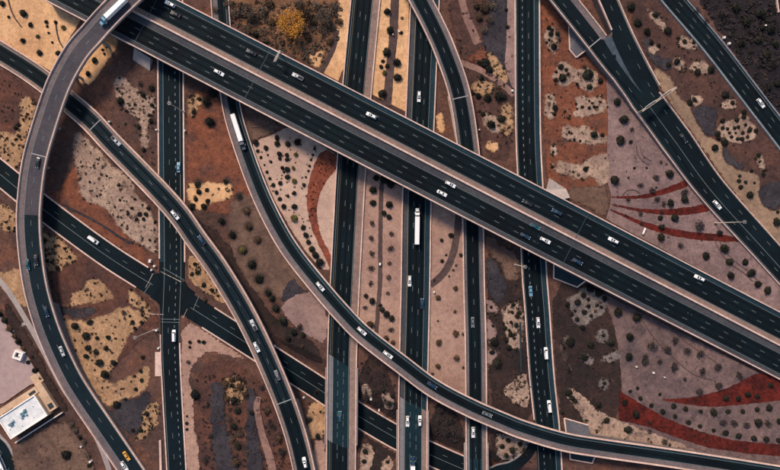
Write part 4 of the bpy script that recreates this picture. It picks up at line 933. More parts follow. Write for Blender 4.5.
shrubs('570,341,9 590,344,7 610,342,7 584,357,7 568,392,8 572,398,6 603,335,4 604,383,4 575,401,5 598,404,6 606,420,7 626,429,6 562,412,4', 'black shrub on dark reddish earth right of the lower local road', 'shrubs right of the lower local road')
shrubs('494,341,8.5 492,352,5.5 497,363,9 506,340,5 508.5,347,6 512,312,4 517,316,5 505,328,5 516,325,5 510,334,5 493,326,3.6 491,307,3.4 505,338,4 511,322,4 520,313,4 513,304,4 509,330,3.6 514,338,3.6', 'dark shrub between the branch and the lower local road', 'shrubs between branch and local road')
shrubs('630.5,7,8 637.5,23,8 646.5,32,8 655,15,7 667,31,9 651,43,5 658,46,5 676,62,7 710,70,8 697,72,7 668,65,5 684,42,5 693,43,4 678,38,4 725,95,8 732,103,5 689,103,6.5 694,100,5', 'dark shrub between the two right-hand roads', 'shrubs between the right-hand roads')
shrubs('722,121,5 736,120,5 743,117,5 717,134,6 724,142,8 718,138,5 731,137,4 738,127,4 745,125,4 749,130,5 734,128,4 727,129,4 741,139,5 729,133,3.6 755,131,5 742,133,4 737,139,4 747,137,4 743,112,6 735,133,3 722,128,4', 'dark shrub crowded on the big speckled pale patch left of the highway', 'shrubs on the big speckled pale patch')
shrubs('714,148,7.5 739,176,4 738.5,181,4.5 740,187,5 751,171,4 745,182,4 754,183,3 763,174,5 749,195,7 776,222,8 777,212,4 758,155,5', 'dark shrub on the tan verge right of the freeway ramp', 'shrubs on the tan verge')
shrubs('697,12,6p 705,22,6p 720,14,8p 735,8,8d 745,22,9d 760,14,10d 770,30,9d 757,40,8d 748,32,6p 740,44,7d 766,55,8d 775,44,7d 772,66,7d 757,64,6p 777,84,7d 768,88,6d 750,52,5d 730,28,6p 762,28,6d 779,8,6d', 'murky bush on the blackish ground in the upper right corner', 'bushes in the upper right corner')
shrubs('75.5,325.5,7.5 90.5,322,6.5 86.5,335.5,8 97.5,338,4.5 109,337.5,4.5 88.5,347.5,6.5 96.5,351.5,6 106.5,348,5.5 86.5,356,5.5 100,362.5,8 114,362.5,6 105,374,8.5 75,340,2.6b 76,350,2.6b', 'round black shrub on the large ochre bed below the crossroads', 'shrubs on the large ochre bed')
shrubs('124,312,5.5p 133,322,4.5 135,328,4 142,322,4 108,337,4 125,318,3.4p 130,316,3 141,371,4 142,380,4 135,376,3 136,389,4 117,404,8 147,413,5 141,430,5 133,430,4 143,357,4', 'dark shrub between the lower local street and the ochre bed', 'shrubs left of the lower local street')
shrubs('190,342,4 199,341,4 204,342,4.5 189,362,5p 187,416,2.6 187,423,3.4 187,429,3 195,394,9 190,347,3', 'dark shrub on the pink strip right of the lower local street', 'shrubs right of the lower local street')
shrubs('226,384,8b 240,386,8b 246,394,7b 234,400,8d 228,398,6b 232,379,6b 238,410,7d 228,418,6t 234,426,7d 232,438,6t 240,434,6t 238,446,7d 247,452,6t 236,462,8b 206,460,6p 212,436,5p 252,412,6d 262,388,5p 283,452,6p 279,438,6b 271,425,5p 268,410,5b', 'scrubby bush in the lower left scrub beside the curved footpath', 'bushes in the lower left scrub')
shrubs('276,308,8 288,338,6 294,332,6 303,335,5 272,298,6 205,300,4b 283,320,8d 300,326,7p 302,346,4b', 'dark bush beside the ramp near the dipped street', 'bushes near the dipped street')
shrubs('318,436,6 309,420,6 320,412,5 316,392,4 365,452,7 364,461,5 366,396,7p 389,403,6 387,462,5 383,390,5 392,396,4', 'dark bush beside the freeway bridges at the bottom', 'bushes by the freeway bridges')
shrubs('440,410,7p 450,420,8p 456,408,6p 446,432,6p 438,420,6p 502,446,6 512,450,7 520,444,5 508,440,5 524,450,5 506,455,5', 'murky bush below the connector ramp right of centre', 'bushes below the connector ramp')
shrubs('0,314,6 5,320,6 10,328,6.5b 19,341,7 15,336,5b 29,362,5 36,370,6.5 33,357,4 24,348,5b 41,378,5', 'dark hedge bush along the edge of the lilac yard', 'hedge along the lilac yard')
shrubs('67,454,9.5 72,424,5t 76,430,5t 84,442,5t 88,456,5t 80,437,4 90,465,5', 'dusty bush at the edge of the dirt lot', 'bushes round the dirt lot')
shrubs('47,112,3 45,136,2.6 16,128,4 19,136,4b 9,228,3.5 15,228,3 45,241,4 58,267,4 70,257,4 52,262,3.4 66,248,2.6', 'small dark shrub beside the tall flyover at left', 'small shrubs by the flyover')
shrubs('119,185,3.4 131,178,3 132,208,3.4 128,214,3.4 140,214,5 146,214,5 148,208,4 137,219,4 144,219,4 135,199,3 90,182,2.6 115,207,2.6 150,240,3 155,222,3 97,196,2.4 107,176,2.4 120,200,2.6', 'small dark shrub on the large grey tan patch', 'shrubs on the grey tan patch')
shrubs('195,264,4 198,272,5 204,285,5 192,274,4 212,290,4', 'shrub on the speckled strip between ramp and crossroads', 'shrubs by the crossroads')

ORD = 'first second third fourth fifth sixth seventh eighth ninth tenth eleventh twelfth thirteenth fourteenth fifteenth sixteenth seventeenth eighteenth nineteenth twentieth'.split()
ORD += ['twenty-'+o for o in ORD[:9]] + ['thirtieth'] + ['thirty-'+o for o in ORD[:9]]
def plant():
    ENTRY.sort(key=lambda e: -e[0]); big = ENTRY[:298]; small = ENTRY[298:]
    def stand(x, y, d):
        w0 = P(x, y, 0); z = terrain(w0.x, w0.y)
        if z < -0.02: z += 0.2; w0 = P(x, y, z)
        r = d*MPP/2*1.2
        return Vector((w0.x, w0.y, z+0.05)), random.uniform(0, 6.28), (r*random.uniform(.9,1.1), r*random.uniform(.9,1.1), r*random.uniform(.8,1.1))
    groups = {}
    for e in big: groups.setdefault(e[5], []).append(e)
    for g, es in groups.items():
        xs = [e[1] for e in es]; ys = [e[2] for e in es]; horiz = max(xs)-min(xs) >= max(ys)-min(ys)
        es.sort(key=lambda e: e[1] if horiz else e[2])
        for i, (d, x, y, k, label, group) in enumerate(es):
            o = bpy.data.objects.new('desert_shrub', random.choice(SHR[k])); COL.objects.link(o)
            o.location, rz, o.scale = stand(x, y, d); o.rotation_euler = (0, 0, rz)
            lb = label if len(es) == 1 else ORD[i]+(' from left, ' if horiz else ' from top, ')+label
            tag(o, lb, 'shrub', group)
    vs = []; fs = []; ms = []; mats = []; ed = []
    for (d, x, y, k, label, group) in small:
        me = random.choice(SHR[k]); loc, rz, sc = stand(x, y, d); M = Matrix.Translation(loc) @ Matrix.Rotation(rz, 4, 'Z') @ Matrix.Diagonal((*sc, 1)); b = len(vs)
        for m_ in me.materials:
            if m_ not in mats: mats.append(m_)
        mi = [mats.index(m_) for m_ in me.materials]; ed += [a_.value for a_ in me.attributes['edge'].data]
        vs += [tuple(M @ v.co) for v in me.vertices]
        for p in me.polygons: fs.append(tuple(b+i for i in p.vertices)); ms.append(mi[p.material_index])
    me = mesh('small_shrubs', vs, fs)
    for m in mats: me.materials.append(m)
    me.polygons.foreach_set('material_index', ms)
    me.attributes.new('edge', 'FLOAT', 'POINT').data.foreach_set('value', ed)
    tag(link('small_shrubs', me), 'small shrubs scattered over all the gravel beds', kind='stuff')
plant()

# golden tree above the viaduct
def tree(x, y, d, h, leaf, label, n=2600):
    rnd = random.Random(int(x)); r = empty('tree', P(x, y, 0)); tag(r, label, 'tree')
    R = d*MPP/2; m = MB(); m.cyl((0,0,-.3), (0.15,0.1,h*.45), .38, .24, 10)
    tips = []
    for i in range(11):
        t = i*2.4; q = Vector((R*.7*math.cos(t)*rnd.uniform(.5,1), R*.7*math.sin(t)*rnd.uniform(.5,1), h*rnd.uniform(.6,.92))); m.cyl((0.1,0.1,h*rnd.uniform(.25,.45)), q, .16, .05, 6); tips.append(q)
    m.build('trunk', bark, r)
    vs = []; fs = []
    for i in range(n):
        c = rnd.choice(tips); d_ = Vector((rnd.gauss(0,1), rnd.gauss(0,1), rnd.gauss(0,.7)))
        p = c + d_*R*0.2; p.z = max(h*.25, min(h*1.05, p.z))
        u = Vector((rnd.gauss(0,1), rnd.gauss(0,1), rnd.gauss(0,.5))).normalized(); v = u.cross(Vector((rnd.gauss(0,1), rnd.gauss(0,1), rnd.gauss(0,1)))).normalized()
        a = rnd.uniform(.2,.5); k = len(vs); vs += [p-u*a, p+v*a*.6, p+u*a, p-v*a*.6]; fs.append((k,k+1,k+2,k+3))
    link('crown', mesh('crown', vs, fs), LEAF[leaf], r)
tree(293, 27, 30, 8.5, 'g', 'golden-leaved tree standing alone above the viaduct')
tree(305, 14, 18, 6, 'b', 'brownish tree just above the golden tree', 900)
tree(250, 14, 16, 5.5, 't', 'bare grey tree left of the golden tree', 800)
tree(324, 20, 18, 6, 't', 'bare grey tree right of the golden tree', 900)

# low scrub too small and dense to count, one mass for each speckled bed
def scrub(wq, n, size, label, seed, leaf='d'):
    rnd = random.Random(seed); x0 = min(a for a, b in wq); x1 = max(a for a, b in wq); y0 = min(b for a, b in wq); y1 = max(b for a, b in wq)
    vs = []; fs = []; k = 0; tries = 0
    while k < n and tries < n*30:
        tries += 1; x = rnd.uniform(x0, x1); y = rnd.uniform(y0, y1)
        if not inside((x, y), wq): continue
        k += 1; z = terrain(x, y); z = z+0.3 if z < -.02 else 0.06; r = size*MPP*rnd.uniform(.3,1.0)
        for j in range(18):
            t = rnd.uniform(0, 6.28); q = r*math.sqrt(rnd.random()); p = Vector((x+q*math.cos(t), y+q*math.sin(t), z+rnd.uniform(.02,.7)*r))
            u = Vector((rnd.gauss(0,1), rnd.gauss(0,1), rnd.gauss(0,.4))).normalized(); v = u.cross(Vector((rnd.gauss(0,1), rnd.gauss(0,1), rnd.gauss(0,1)))).normalized()
            a = r*rnd.uniform(.3,.6); b = len(vs); vs += [p-u*a, p+v*a*.7, p+u*a, p-v*a*.7]; fs.append((b,b+1,b+2,b+3))
    o = link('low_scrub', mesh('low_scrub', vs, fs), LEAF[leaf]); tag(o, label, kind='stuff')
for i, (wq, (n, sz), lb) in enumerate(SPECK):
    scrub(wq, int(n*1.15), sz*1.45, 'tiny dark scrub speckling the ' + lb, 100+i)
for wp, n, lb in (('564,300 585,287 606,298 600,314 580,327 571,318', 46, 'speckled grey patch below the abutment'), ('720,124 744,114 756,131 746,142 724,140', 40, 'big speckled pale patch left of the highway'), ('487,300 500,310 497,336 502,351 488,368', 24, 'notched pale strip along the branch'), ('630,300 660,320 740,370 700,392 640,385 622,340', 60, 'dull mauve bed'), ('612,90 640,116 690,180 730,250 650,240 612,215', 60, 'mauve bed'), ('252,146 300,134 330,150 310,190 314,240 290,225 266,190', 70, 'pale gravel bed left of the freeway')):
    scrub([((x-390)*MPP, (235-y)*MPP) for x, y in parse(wp)], n, 1.2, 'tiny plants dotting the ' + lb, n+300)
def polyw(s): return [((x-390)*MPP, (235-y)*MPP) for x, y in parse(s)]
scrub(polyw('12,448 62,420 86,452 94,476 22,480'), 150, 1.4, 'tiny brown scrub on the dirt lot', 41, 'p')
scrub(polyw('228,2 342,2 338,40 322,66 300,60 230,22'), 420, 2.2, 'dry low brush around the golden tree', 42, 't')
scrub(polyw('196,378 245,366 286,430 296,478 200,478'), 300, 1.8, 'dry low brush in the lower left scrub', 43, 'p')
scrub(polyw('700,0 779,0 779,110 770,100 728,44'), 320, 2.4, 'murky low brush in the upper right corner', 44, 'p')
scrub(polyw('322,152 311,172 309,196 312,216 317,222 316,200 320,188 330,176 336,168 336,158'), 70, 1.0, 'small plants dotting the curved red rock band', 45, 'd')
scrub(polyw('688,428 700,430 708,434 712,444 702,444 690,438'), 26, 1.6, 'tight block of small plants on the long red arc', 46, 'd')
scrub(polyw('434,402 462,418 462,448 434,436'), 90, 1.8, 'murky low brush right of the centre freeway', 47, 'p')
scrub(polyw('360,356 396,384 396,418 360,396'), 60, 1.8, 'murky low brush under the connector ramp', 48, 'p')
scrub(polyw('446,2 514,2 514,150 484,150 470,90'), 120, 1.3, 'dry low brush right of the branch', 49, 'p')
scrub(polyw('545,5 600,70 604,180 560,186 546,180'), 110, 1.1, 'dry low brush on the rust soil right of the local road', 50, 'p')
scrub(polyw('556,300 612,320 618,420 590,430 560,420'), 110, 1.2, 'dry low brush on the dark reddish earth', 51, 'p')
scrub(polyw('0,70 40,98 24,140 0,130'), 40, 1.2, 'dry low brush left of the flyover', 52, 'p')
scrub(polyw('80,100 160,100 158,180 100,120'), 50, 1.3, 'dry low brush by the upper local street', 53, 'p')
scrub(polyw('488,240 520,256 530,400 488,404'), 110, 1.4, 'dry low brush between the branch and the local road', 54, 'p')
scrub(polyw('640,20 660,10 740,110 770,170 720,140 670,80'), 90, 1.2, 'dry low brush between the right-hand roads', 55, 'p')
# ---------------------------------------------------------------- vehicles
def carpaint(name, c): return plain('car paint '+name, c, 0.32, 0.0, var=0.03, spec=0.5, coat=0.3)
PAINT = {'white': carpaint('white', (0.72,0.74,0.76)), 'silver': carpaint('silver', (0.42,0.45,0.48)), 'grey': carpaint('grey', (0.12,0.13,0.15)), 'black': carpaint('black', (0.012,0.015,0.02)),
  'blue': carpaint('blue', (0.008,0.03,0.07)), 'teal': carpaint('teal', (0.01,0.07,0.1)), 'yellow': carpaint('yellow', (0.62,0.30,0.03)), 'red': carpaint('red', (0.3,0.03,0.03)), 'lightblue': carpaint('light blue', (0.14,0.3,0.42))}
glass_m = plain('car glass', (0.008,0.012,0.016), 0.08, 0, var=0.02, spec=0.6)
tyre_m = plain('tyre rubber', (0.012,0.012,0.013), 0.9); rim_m = plain('wheel rim', (0.5,0.5,0.52), 0.35, 0.8)
lampw = plain('headlight lens', (0.85,0.88,0.9), 0.15); lampr = plain('tail light lens', (0.4,0.01,0.01), 0.2)
bedm = plain('truck bed liner', (0.02,0.02,0.022), 0.8); chrome = plain('trim metal', (0.55,0.55,0.57), 0.3, 0.8)
def body_mesh(L, W, prof, belt, tuck=0.06):
    """lower body: side profile of the upper edge along x (front = +x), rounded in plan"""
    m = MB(); n = len(prof)
    for (x, z) in prof:
        e = abs(x)/(L/2); wy = W/2*(1 - 0.16*max(0, (e-0.72)/0.28)**2)
        m.v += [(x, -wy, 0.28), (x, -wy, z-0.10), (x, -wy+0.10, z), (x, wy-0.10, z), (x, wy, z-0.10), (x, wy, 0.28)]
    for i in range(n-1):
        for j in range(5): m.f.append((i*6+j, i*6+j+1, (i+1)*6+j+1, (i+1)*6+j))
        m.f.append((i*6+5, i*6, (i+1)*6, (i+1)*6+5))
    m.f.append((5,4,3,2,1,0)); e = (n-1)*6; m.f.append((e,e+1,e+2,e+3,e+4,e+5))
    return mesh('body', m.v, m.f)
def fixn(me):
    bm = bmesh.new(); bm.from_mesh(me); bmesh.ops.recalc_face_normals(bm, faces=bm.faces); bm.to_mesh(me); bm.free(); return me
def car_kind(kind):
    """returns list of (part name, mesh, material key) in car space: +x forward, z up from the road"""
    parts = []
    if kind == 'sedan': L, W, H = 5.2, 1.95, 1.46; hood, wb, wt, rt, rb, bz = 1.05, 1.05, 0.35, -1.15, -1.85, 0.92
    elif kind == 'suv': L, W, H = 5.4, 2.05, 1.82; hood, wb, wt, rt, rb, bz = 1.25, 1.25, 0.65, -2.15, -2.5, 1.08
    elif kind == 'van': L, W, H = 6.0, 2.1, 2.3; hood, wb, wt, rt, rb, bz = 1.95, 1.95, 1.35, -2.75, -2.92, 1.2
    else: L, W, H = 6.0, 2.1, 1.88; hood, wb, wt, rt, rb, bz = 1.35, 1.35, 0.8, -0.45, -0.75, 1.1
    h = L/2
    prof = [(-h, .72), (-h+.06, bz-.12), (-h+.3, bz-.02), (rb, bz), (wb, bz+.03), (h-.9, bz-.06), (h-.22, bz-.16), (h-.04, bz-.34), (h, .5)]
    parts.append(('body', fixn(body_mesh(L, W, prof, bz)), 'paint'))
    wy, ty = W/2-.11, W/2-.34
    m = MB(); m.v = [(wb,-wy,bz),(wb,wy,bz),(rb,wy,bz),(rb,-wy,bz),(wt,-ty,H-.06),(wt,ty,H-.06),(rt,ty,H-.06),(rt,-ty,H-.06)]
    m.f = [(4,5,6,7),(0,4,7,3),(1,2,6,5),(3,2,1,0),(0,1,5,4),(2,3,7,6)]
    parts.append(('cabin', fixn(mesh('cabin', m.v, m.f)), 'paint'))
    def pane(a, b, c, d, nm, lift=.012, ins=.08):
        a, b, c, d = map(Vector, (a, b, c, d)); ce = (a+b+c+d)/4; nn = (b-a).cross(d-a).normalized()
        if nn.dot(ce-Vector((0,0,bz+.2))) < 0: nn = -nn
        q = [p+(ce-p)*ins+nn*lift for p in (a, b, c, d)]; q2 = [p-nn*lift*2 for p in q]
        mm = MB(); mm.v = [tuple(p) for p in q+q2]; mm.f = [(0,1,2,3),(7,6,5,4),(0,4,5,1),(1,5,6,2),(2,6,7,3),(3,7,4,0)]
        parts.append((nm, fixn(mesh(nm, mm.v, mm.f)), 'glass'))
    v = m.v
    pane(v[0], v[1], v[5], v[4], 'windscreen'); pane(v[2], v[3], v[7], v[6], 'rear_window')
    if kind == 'van':
        k = .3
        for s, (a, b, c, d) in ((0, (0,4,7,3)), (1, (1,5,6,2))):
            A, B, C_, D = (Vector(v[i]) for i in (a, b, c, d)); pane(A, B, B.lerp(C_, k), A.lerp(D, k), 'side_window')
    else: pane(v[0], v[4], v[7], v[3], 'side_window', ins=.1); pane(v[1], v[5], v[6], v[2], 'side_window', ins=.1)
    rp = MB(); rp.box(rt+.06, wt-.04, -ty+.02, ty-.02, H-.07, H, .1, .1); parts.append(('roof', mesh('roof', rp.v, rp.f), 'paint'))
    if kind == 'suv':
        sr = MB(); sr.box(-.5, .35, -ty+.2, ty-.2, H, H+.012); parts.append(('sunroof', mesh('sunroof', sr.v, sr.f), 'glass'))
    if kind == 'pickup':
        bb = MB(); bb.box(-h+.18, rb-.1, -W/2+.22, W/2-.22, bz-.2, bz+.02); parts.append(('truck_bed', mesh('truck_bed', bb.v, bb.f), 'bed'))
    wr = .36 if kind in ('sedan',) else .41
    for sx in (h-1.02, -h+1.08):
        for sy in (-1, 1):
            w_ = MB(); w_.cyl((sx, sy*(W/2-.24), wr), (sx, sy*(W/2+.005), wr), wr, wr, 14); parts.append(('wheel', mesh('wheel', w_.v, w_.f), 'tyre'))
            w_ = MB(); w_.cyl((sx, sy*(W/2), wr), (sx, sy*(W/2+.02), wr), wr*.62, wr*.6, 10); parts.append(('rim', mesh('rim', w_.v, w_.f), 'rim'))
    for sy in (-1, 1):
        a, b = sorted((sy*(W/2-.55), sy*(W/2-.14)))
        q = MB(); q.box(h-.24, h-.03, a, b, bz-.34, bz-.19); parts.append(('headlight', mesh('headlight', q.v, q.f), 'lampw'))
        q = MB(); q.box(-h-.015, -h+.12, a, b, bz-.3, bz-.14); parts.append(('tail_light', mesh('tail_light', q.v, q.f), 'lampr'))
        a, b = sorted((sy*(W/2-.02), sy*(W/2+.2))); q = MB(); q.box(wb-.5, wb-.36, a, b, bz+.04, bz+.2); parts.append(('mirror', mesh('mirror', q.v, q.f), 'paint'))
    return parts
KIND = {k: car_kind(k) for k in ('sedan', 'suv', 'pickup', 'van')}
FIX = {'glass': glass_m, 'tyre': tyre_m, 'rim': rim_m, 'lampw': lampw, 'lampr': lampr, 'bed': bedm}
_cache = {}
def parts_in(kind, color):
    if (kind, color) in _cache: return _cache[(kind, color)]
    out = []
    for nm, me, mk in KIND[kind]:
        q = me.copy(); q.materials.clear(); q.materials.append(PAINT[color] if mk == 'paint' else FIX[mk]); out.append((nm, q))
    _cache[(kind, color)] = out; return out
def place_on(o, path, x, y, fwd, lift=0.04):
    """stand the thing on the road where this pixel is, aligned with the road; fwd = +1 along the traced direction"""
    t, off, z = path.near(x, y); c, n = path.at(t); p = c + n*off
    tn = Vector((-n.y, n.x, 0))*fwd
    o.location = (p.x, p.y, c.z+lift); o.rotation_euler = (0, 0, math.atan2(tn.y, tn.x))
NAMES = {'sedan': ('saloon_car', 'car'), 'suv': ('sport_utility_car', 'car'), 'pickup': ('pickup_truck', 'pickup'), 'van': ('van', 'van')}
def car(path, x, y, fwd, kind, color, label, group):
    nm, cat = NAMES[kind]; r = empty(nm); tag(r, label, cat, group); place_on(r, path, x, y, fwd)
    wheels = None
    for pn, me in parts_in(kind, color):
        o = bpy.data.objects.new(pn, me); COL.objects.link(o)
        if pn == 'wheel': wheels = o
        o.parent = wheels if pn == 'rim' else r
    r.scale = (1.14, 1.0, 1.0)
    return r
gv = 'cars on the main viaduct'
# the viaduct's upper carriageway runs up and left, its lower one down and right
car(pM,170.4,4.5,-1,'suv','white','white car on the upper viaduct carriageway nearest the tall flyover',gv)
car(pM,176,14.7,-1,'sedan','black','black car on the upper viaduct carriageway beside the first white car from the left',gv)
car(pM,251.6,52.7,-1,'sedan','black','black car on the viaduct just left of the overhead sign arm',gv)
car(pM,298,77,-1,'pickup','silver','silver pickup on the upper viaduct carriageway below the golden tree',gv)
car(pM,371.4,115.8,-1,'suv','white','white car on the upper viaduct carriageway above the left freeway',gv)
car(pM,527,203,-1,'sedan','black','black car on the upper viaduct carriageway over the local road',gv)
car(pM,556.5,212,-1,'sedan','blue','dark blue car on the upper viaduct carriageway beside the pale slope paving',gv)
car(pM,613,240.5,-1,'suv','white','white car on the upper viaduct carriageway below the tips of the red arcs',gv)
car(pM,698.8,278,-1,'suv','white','white car farthest right on the upper viaduct carriageway',gv)
car(pM,219.4,73,1,'suv','white','white car on the lower viaduct carriageway above the white trailer truck',gv)
car(pM,450.4,184.5,1,'suv','white','upper of the two white cars side by side on the lower viaduct carriageway',gv)
car(pM,441.9,193.4,1,'sedan','white','lower of the two white cars side by side on the lower viaduct carriageway',gv)
car(pM,545,240.5,1,'suv','white','white car on the lower viaduct carriageway over the local road',gv)
car(pM,525,236,1,'sedan','blue','dark blue car on the lower viaduct carriageway just left of a white car',gv)
car(pM,534.7,226.5,1,'sedan','teal','teal car in the inner lane of the lower viaduct carriageway',gv)
car(pM,577,261.5,1,'sedan','blue','dark blue car on the lower viaduct carriageway right of the local road',gv)
gf = 'cars on the tall left flyover'
car(pF,38.4,163,1,'sedan','black','black car on the flyover just below the white joint line',gf)
car(pF,28.6,264.5,1,'sedan','teal','teal car on the outer lane of the flyover at left',gf)
car(pF,36.7,260,1,'sedan','black','black car on the inner lane of the flyover at left',gf)
car(pF,47,311.5,1,'sedan','blue','blue car on the flyover above the yard hedge',gf)
car(pF,62.5,351,1,'sedan','silver','silver car on the descending flyover beside the ochre bed',gf)
car(pF,127,455.6,1,'sedan','yellow','yellow taxi at the bottom of the flyover',gf)
car(pF,125,465.5,1,'suv','white','white car beside the yellow taxi at the bottom of the flyover',gf)
gk = 'cars on the curved left ramp'
car(pK,116.5,141,1,'pickup','silver','silver pickup on the ramp just past the tall flyover',gk)
car(pK,175.5,215,1,'suv','white','white car on the ramp above the local street',gk)
car(pK,202,240,-1,'sedan','blue','blue car on the ramp just right of the local street',gk)
car(pK,254,325,-1,'pickup','silver','silver pickup on the ramp before the dipped street',gk)
car(pK,257,347,1,'suv','white','white car on the ramp over the dipped street',gk)
car(pK,277.5,375,-1,'sedan','grey','grey car on the ramp above its expansion joint',gk)
car(pK,305,462,-1,'suv','white','white car on the ramp at the bottom edge',gk)
gg = 'cars on the connector ramp'
car(pG,320.5,286.5,1,'suv','white','white car on the connector ramp as it reaches the left freeway',gg)
car(pG,362,331,1,'suv','white','upper of two white cars on the connector ramp between the freeways',gg)
car(pG,388,354.5,1,'suv','white','lower of two white cars on the connector ramp between the freeways',gg)
car(pG,432,385,1,'sedan','blue','dark blue car on the connector ramp right of the centre freeway',gg)
car(pG,487,414,1,'sedan','grey','grey car on the connector ramp right of the branch',gg)
gn = 'cars on the straight freeways'
car(pA,340,416,-1,'sedan','teal','teal car on the pale-decked bridge of the left freeway',gn)
car(pB,419,97,1,'suv','white','white car on the centre freeway just above the viaduct',gn)
car(pB,409.6,281,1,'suv','white','white car on the centre freeway below the long truck',gn)
car(pB,422,303.5,-1,'sedan','blue','dark blue car on the centre freeway in the pink median section',gn)
car(pB,407.5,421,1,'suv','white','left of the two white cars side by side on the centre freeway bridge',gn)
car(pB,419.8,420.5,-1,'suv','white','right of the two white cars side by side on the centre freeway bridge',gn)
car(pC,472.6,322,1,'sedan','grey','grey car on the freeway branch in the middle',gn)
car(pC,473,432,1,'suv','white','white car on the freeway branch below the connector ramp',gn)
gd = 'cars on the local roads'
car(pD,530.4,291,1,'sedan','lightblue','light blue car on the local road below the viaduct',gd)
car(pD,537.8,322.5,1,'suv','white','white car in the middle lane of the local road',gd)
car(pD,545.7,353,-1,'van','white','white van in the right lane of the local road',gd)
car(pD,549,406,-1,'van','white','white van on the local road just above the connector ramp',gd)
car(pN,179,167.5,-1,'sedan','lightblue','light blue car on the upper local street',gd)
car(pN,174.5,335.5,-1,'van','white','white van on the local street below the crossroads',gd)
car(pS,94,240,1,'van','white','white van on the diagonal street left of the crossroads',gd)
car(pJ1,716.5,205,1,'suv','white','white car on the freeway ramp beside the red arcs',gd)
car(pJ1,683,138.5,1,'sedan','black','black car on the freeway ramp below the sign gantry',gd)
car(pL,760,103.6,1,'suv','white','white car on the upper right highway',gd)

def semi(path, x, y, fwd, tlen, cabcol, label, trailer='white'):
    """tractor and box trailer; x, y is the middle of the whole rig"""
    r = empty('articulated_truck'); tag(r, label, 'truck', 'long trucks'); place_on(r, path, x, y, fwd)
    T = tlen; cl = 5.8; x0 = -(T+cl-0.6)/2
    m = MB(); m.box(x0, x0+T, -1.3, 1.3, 1.15, 4.0, .03, .03); tb = m.build('trailer_box', PAINT[trailer], r)
    rib = MB()
    k = 0.6
    while k < T-.3: rib.box(x0+k, x0+k+.08, -1.24, 1.24, 3.985, 4.03); k += 1.2
    rib.build('roof_bow', plain('trailer rib', (0.6,0.62,0.64), 0.5), tb)
    MB().box(x0+.2, x0+T-.2, -1.1, 1.1, .85, 1.14).build('trailer_frame', bedm, r)
    MB().box(x0-.04, x0, -1.2, 1.2, 1.25, 3.9).build('rear_door', plain('trailer door', (0.55,0.57,0.6), 0.5), r)
    f = x0+T
    m = MB(); m.loft([(f+.55,.9),(f+.55,3.3),(f+.9,3.75),(f+2.1,3.6),(f+2.9,2.55),(f+2.95,.9)], -1.2, 1.2); link('cab', fixn(mesh('cab', m.v, m.f)), PAINT[cabcol], r)
    m = MB(); m.loft([(f+2.95,.7),(f+2.95,1.95),(f+4.6,1.75),(f+4.85,1.4),(f+4.85,.7)], -1.0, 1.0); link('hood', fixn(mesh('hood', m.v, m.f)), PAINT[cabcol], r)
    m = MB(); m.v = [(f+2.2,-1.08,3.52),(f+2.2,1.08,3.52),(f+2.93,1.08,2.6),(f+2.93,-1.08,2.6)]; m.v += [(a-.03,b,c-.03) for a,b,c in m.v]; m.v = [(a+.03,b,c+.02) if i < 4 else (a,b,c) for i,(a,b,c) in enumerate(m.v)]
    m.f = [(0,3,2,1),(4,5,6,7),(0,1,5,4),(1,2,6,5),(2,3,7,6),(3,0,4,7)]; link('windscreen', fixn(mesh('windscreen', m.v, m.f)), glass_m, r)
    MB().box(f-1.6, f+4.4, -.5, .5, .6, .89).build('chassis', bedm, r)
    for s in (-1, 1):
        MB().cyl((f+1.6, s*1.32, .75), (f+2.6, s*1.32, .75), .3, .3, 10).build('fuel_tank', chrome, r)
        MB().cyl((f+.45, s*1.1, 1.2), (f+.45, s*1.1, 3.9), .08, .08, 8).build('exhaust_stack', chrome, r)
        MB().box(f+4.7, f+4.88, s*.8-.15, s*.8+.15, .95, 1.2).build('headlight', lampw, r)
        for wx in (f+4.0, f+.1, f-1.1, x0+1.2, x0+2.4):
            w_ = MB().cyl((wx, s*.75, .52), (wx, s*1.24, .52), .52, .52, 14).build('wheel', tyre_m, r)
            MB().cyl((wx, s*1.24, .52), (wx, s*1.26, .52), .3, .3, 10).build('rim', rim_m, w_)
    return r
semi(pF, 114.5, 13.2, 1, 15.0, 'lightblue', 'white box trailer truck with pale blue cab on top of the tall flyover')
semi(pG, 239.5, 133, 1, 16.2, 'grey', 'white box trailer truck with dark cab on the connector ramp below the viaduct')
semi(pB, 417, 226, -1, 16.0, 'white', 'long all-white trailer truck on the centre freeway')
semi(pB, 412.6, 470, -1, 12.0, 'blue', 'white trailer truck with blue cab at the bottom of the centre freeway')
# bus in the lower left corner
def bus(path, x, y, fwd, label):
    r = empty('bus'); tag(r, label, 'bus'); place_on(r, path, x, y, fwd)
    MB().box(-5.5, 5.5, -1.25, 1.25, .4, 3.0, .12, .1).build('body', PAINT['white'], r)
    MB().box(-2.2, -.6, -.7, .7, 2.98, 3.25, .1, .1).build('air_conditioning_unit', PAINT['silver'], r)
    MB().box(2.2, 3.0, -.4, .4, 2.98, 3.08).build('roof_hatch', PAINT['grey'], r)
    for s in (-1, 1): MB().box(-5.0, 4.8, s*1.2-.07, s*1.2+.07, 1.5, 2.4).build('side_window', glass_m, r)
    MB().box(5.38, 5.5, -1.1, 1.1, 1.3, 2.6).build('windscreen', glass_m, r)
    for wx in (3.6, -3.4):
        for s in (-1, 1): MB().cyl((wx, s*.95, .5), (wx, s*1.27, .5), .5, .5, 14).build('wheel', tyre_m, r)
bus(pP, 2.5, 463, 1, 'white bus cut by the lower left corner')
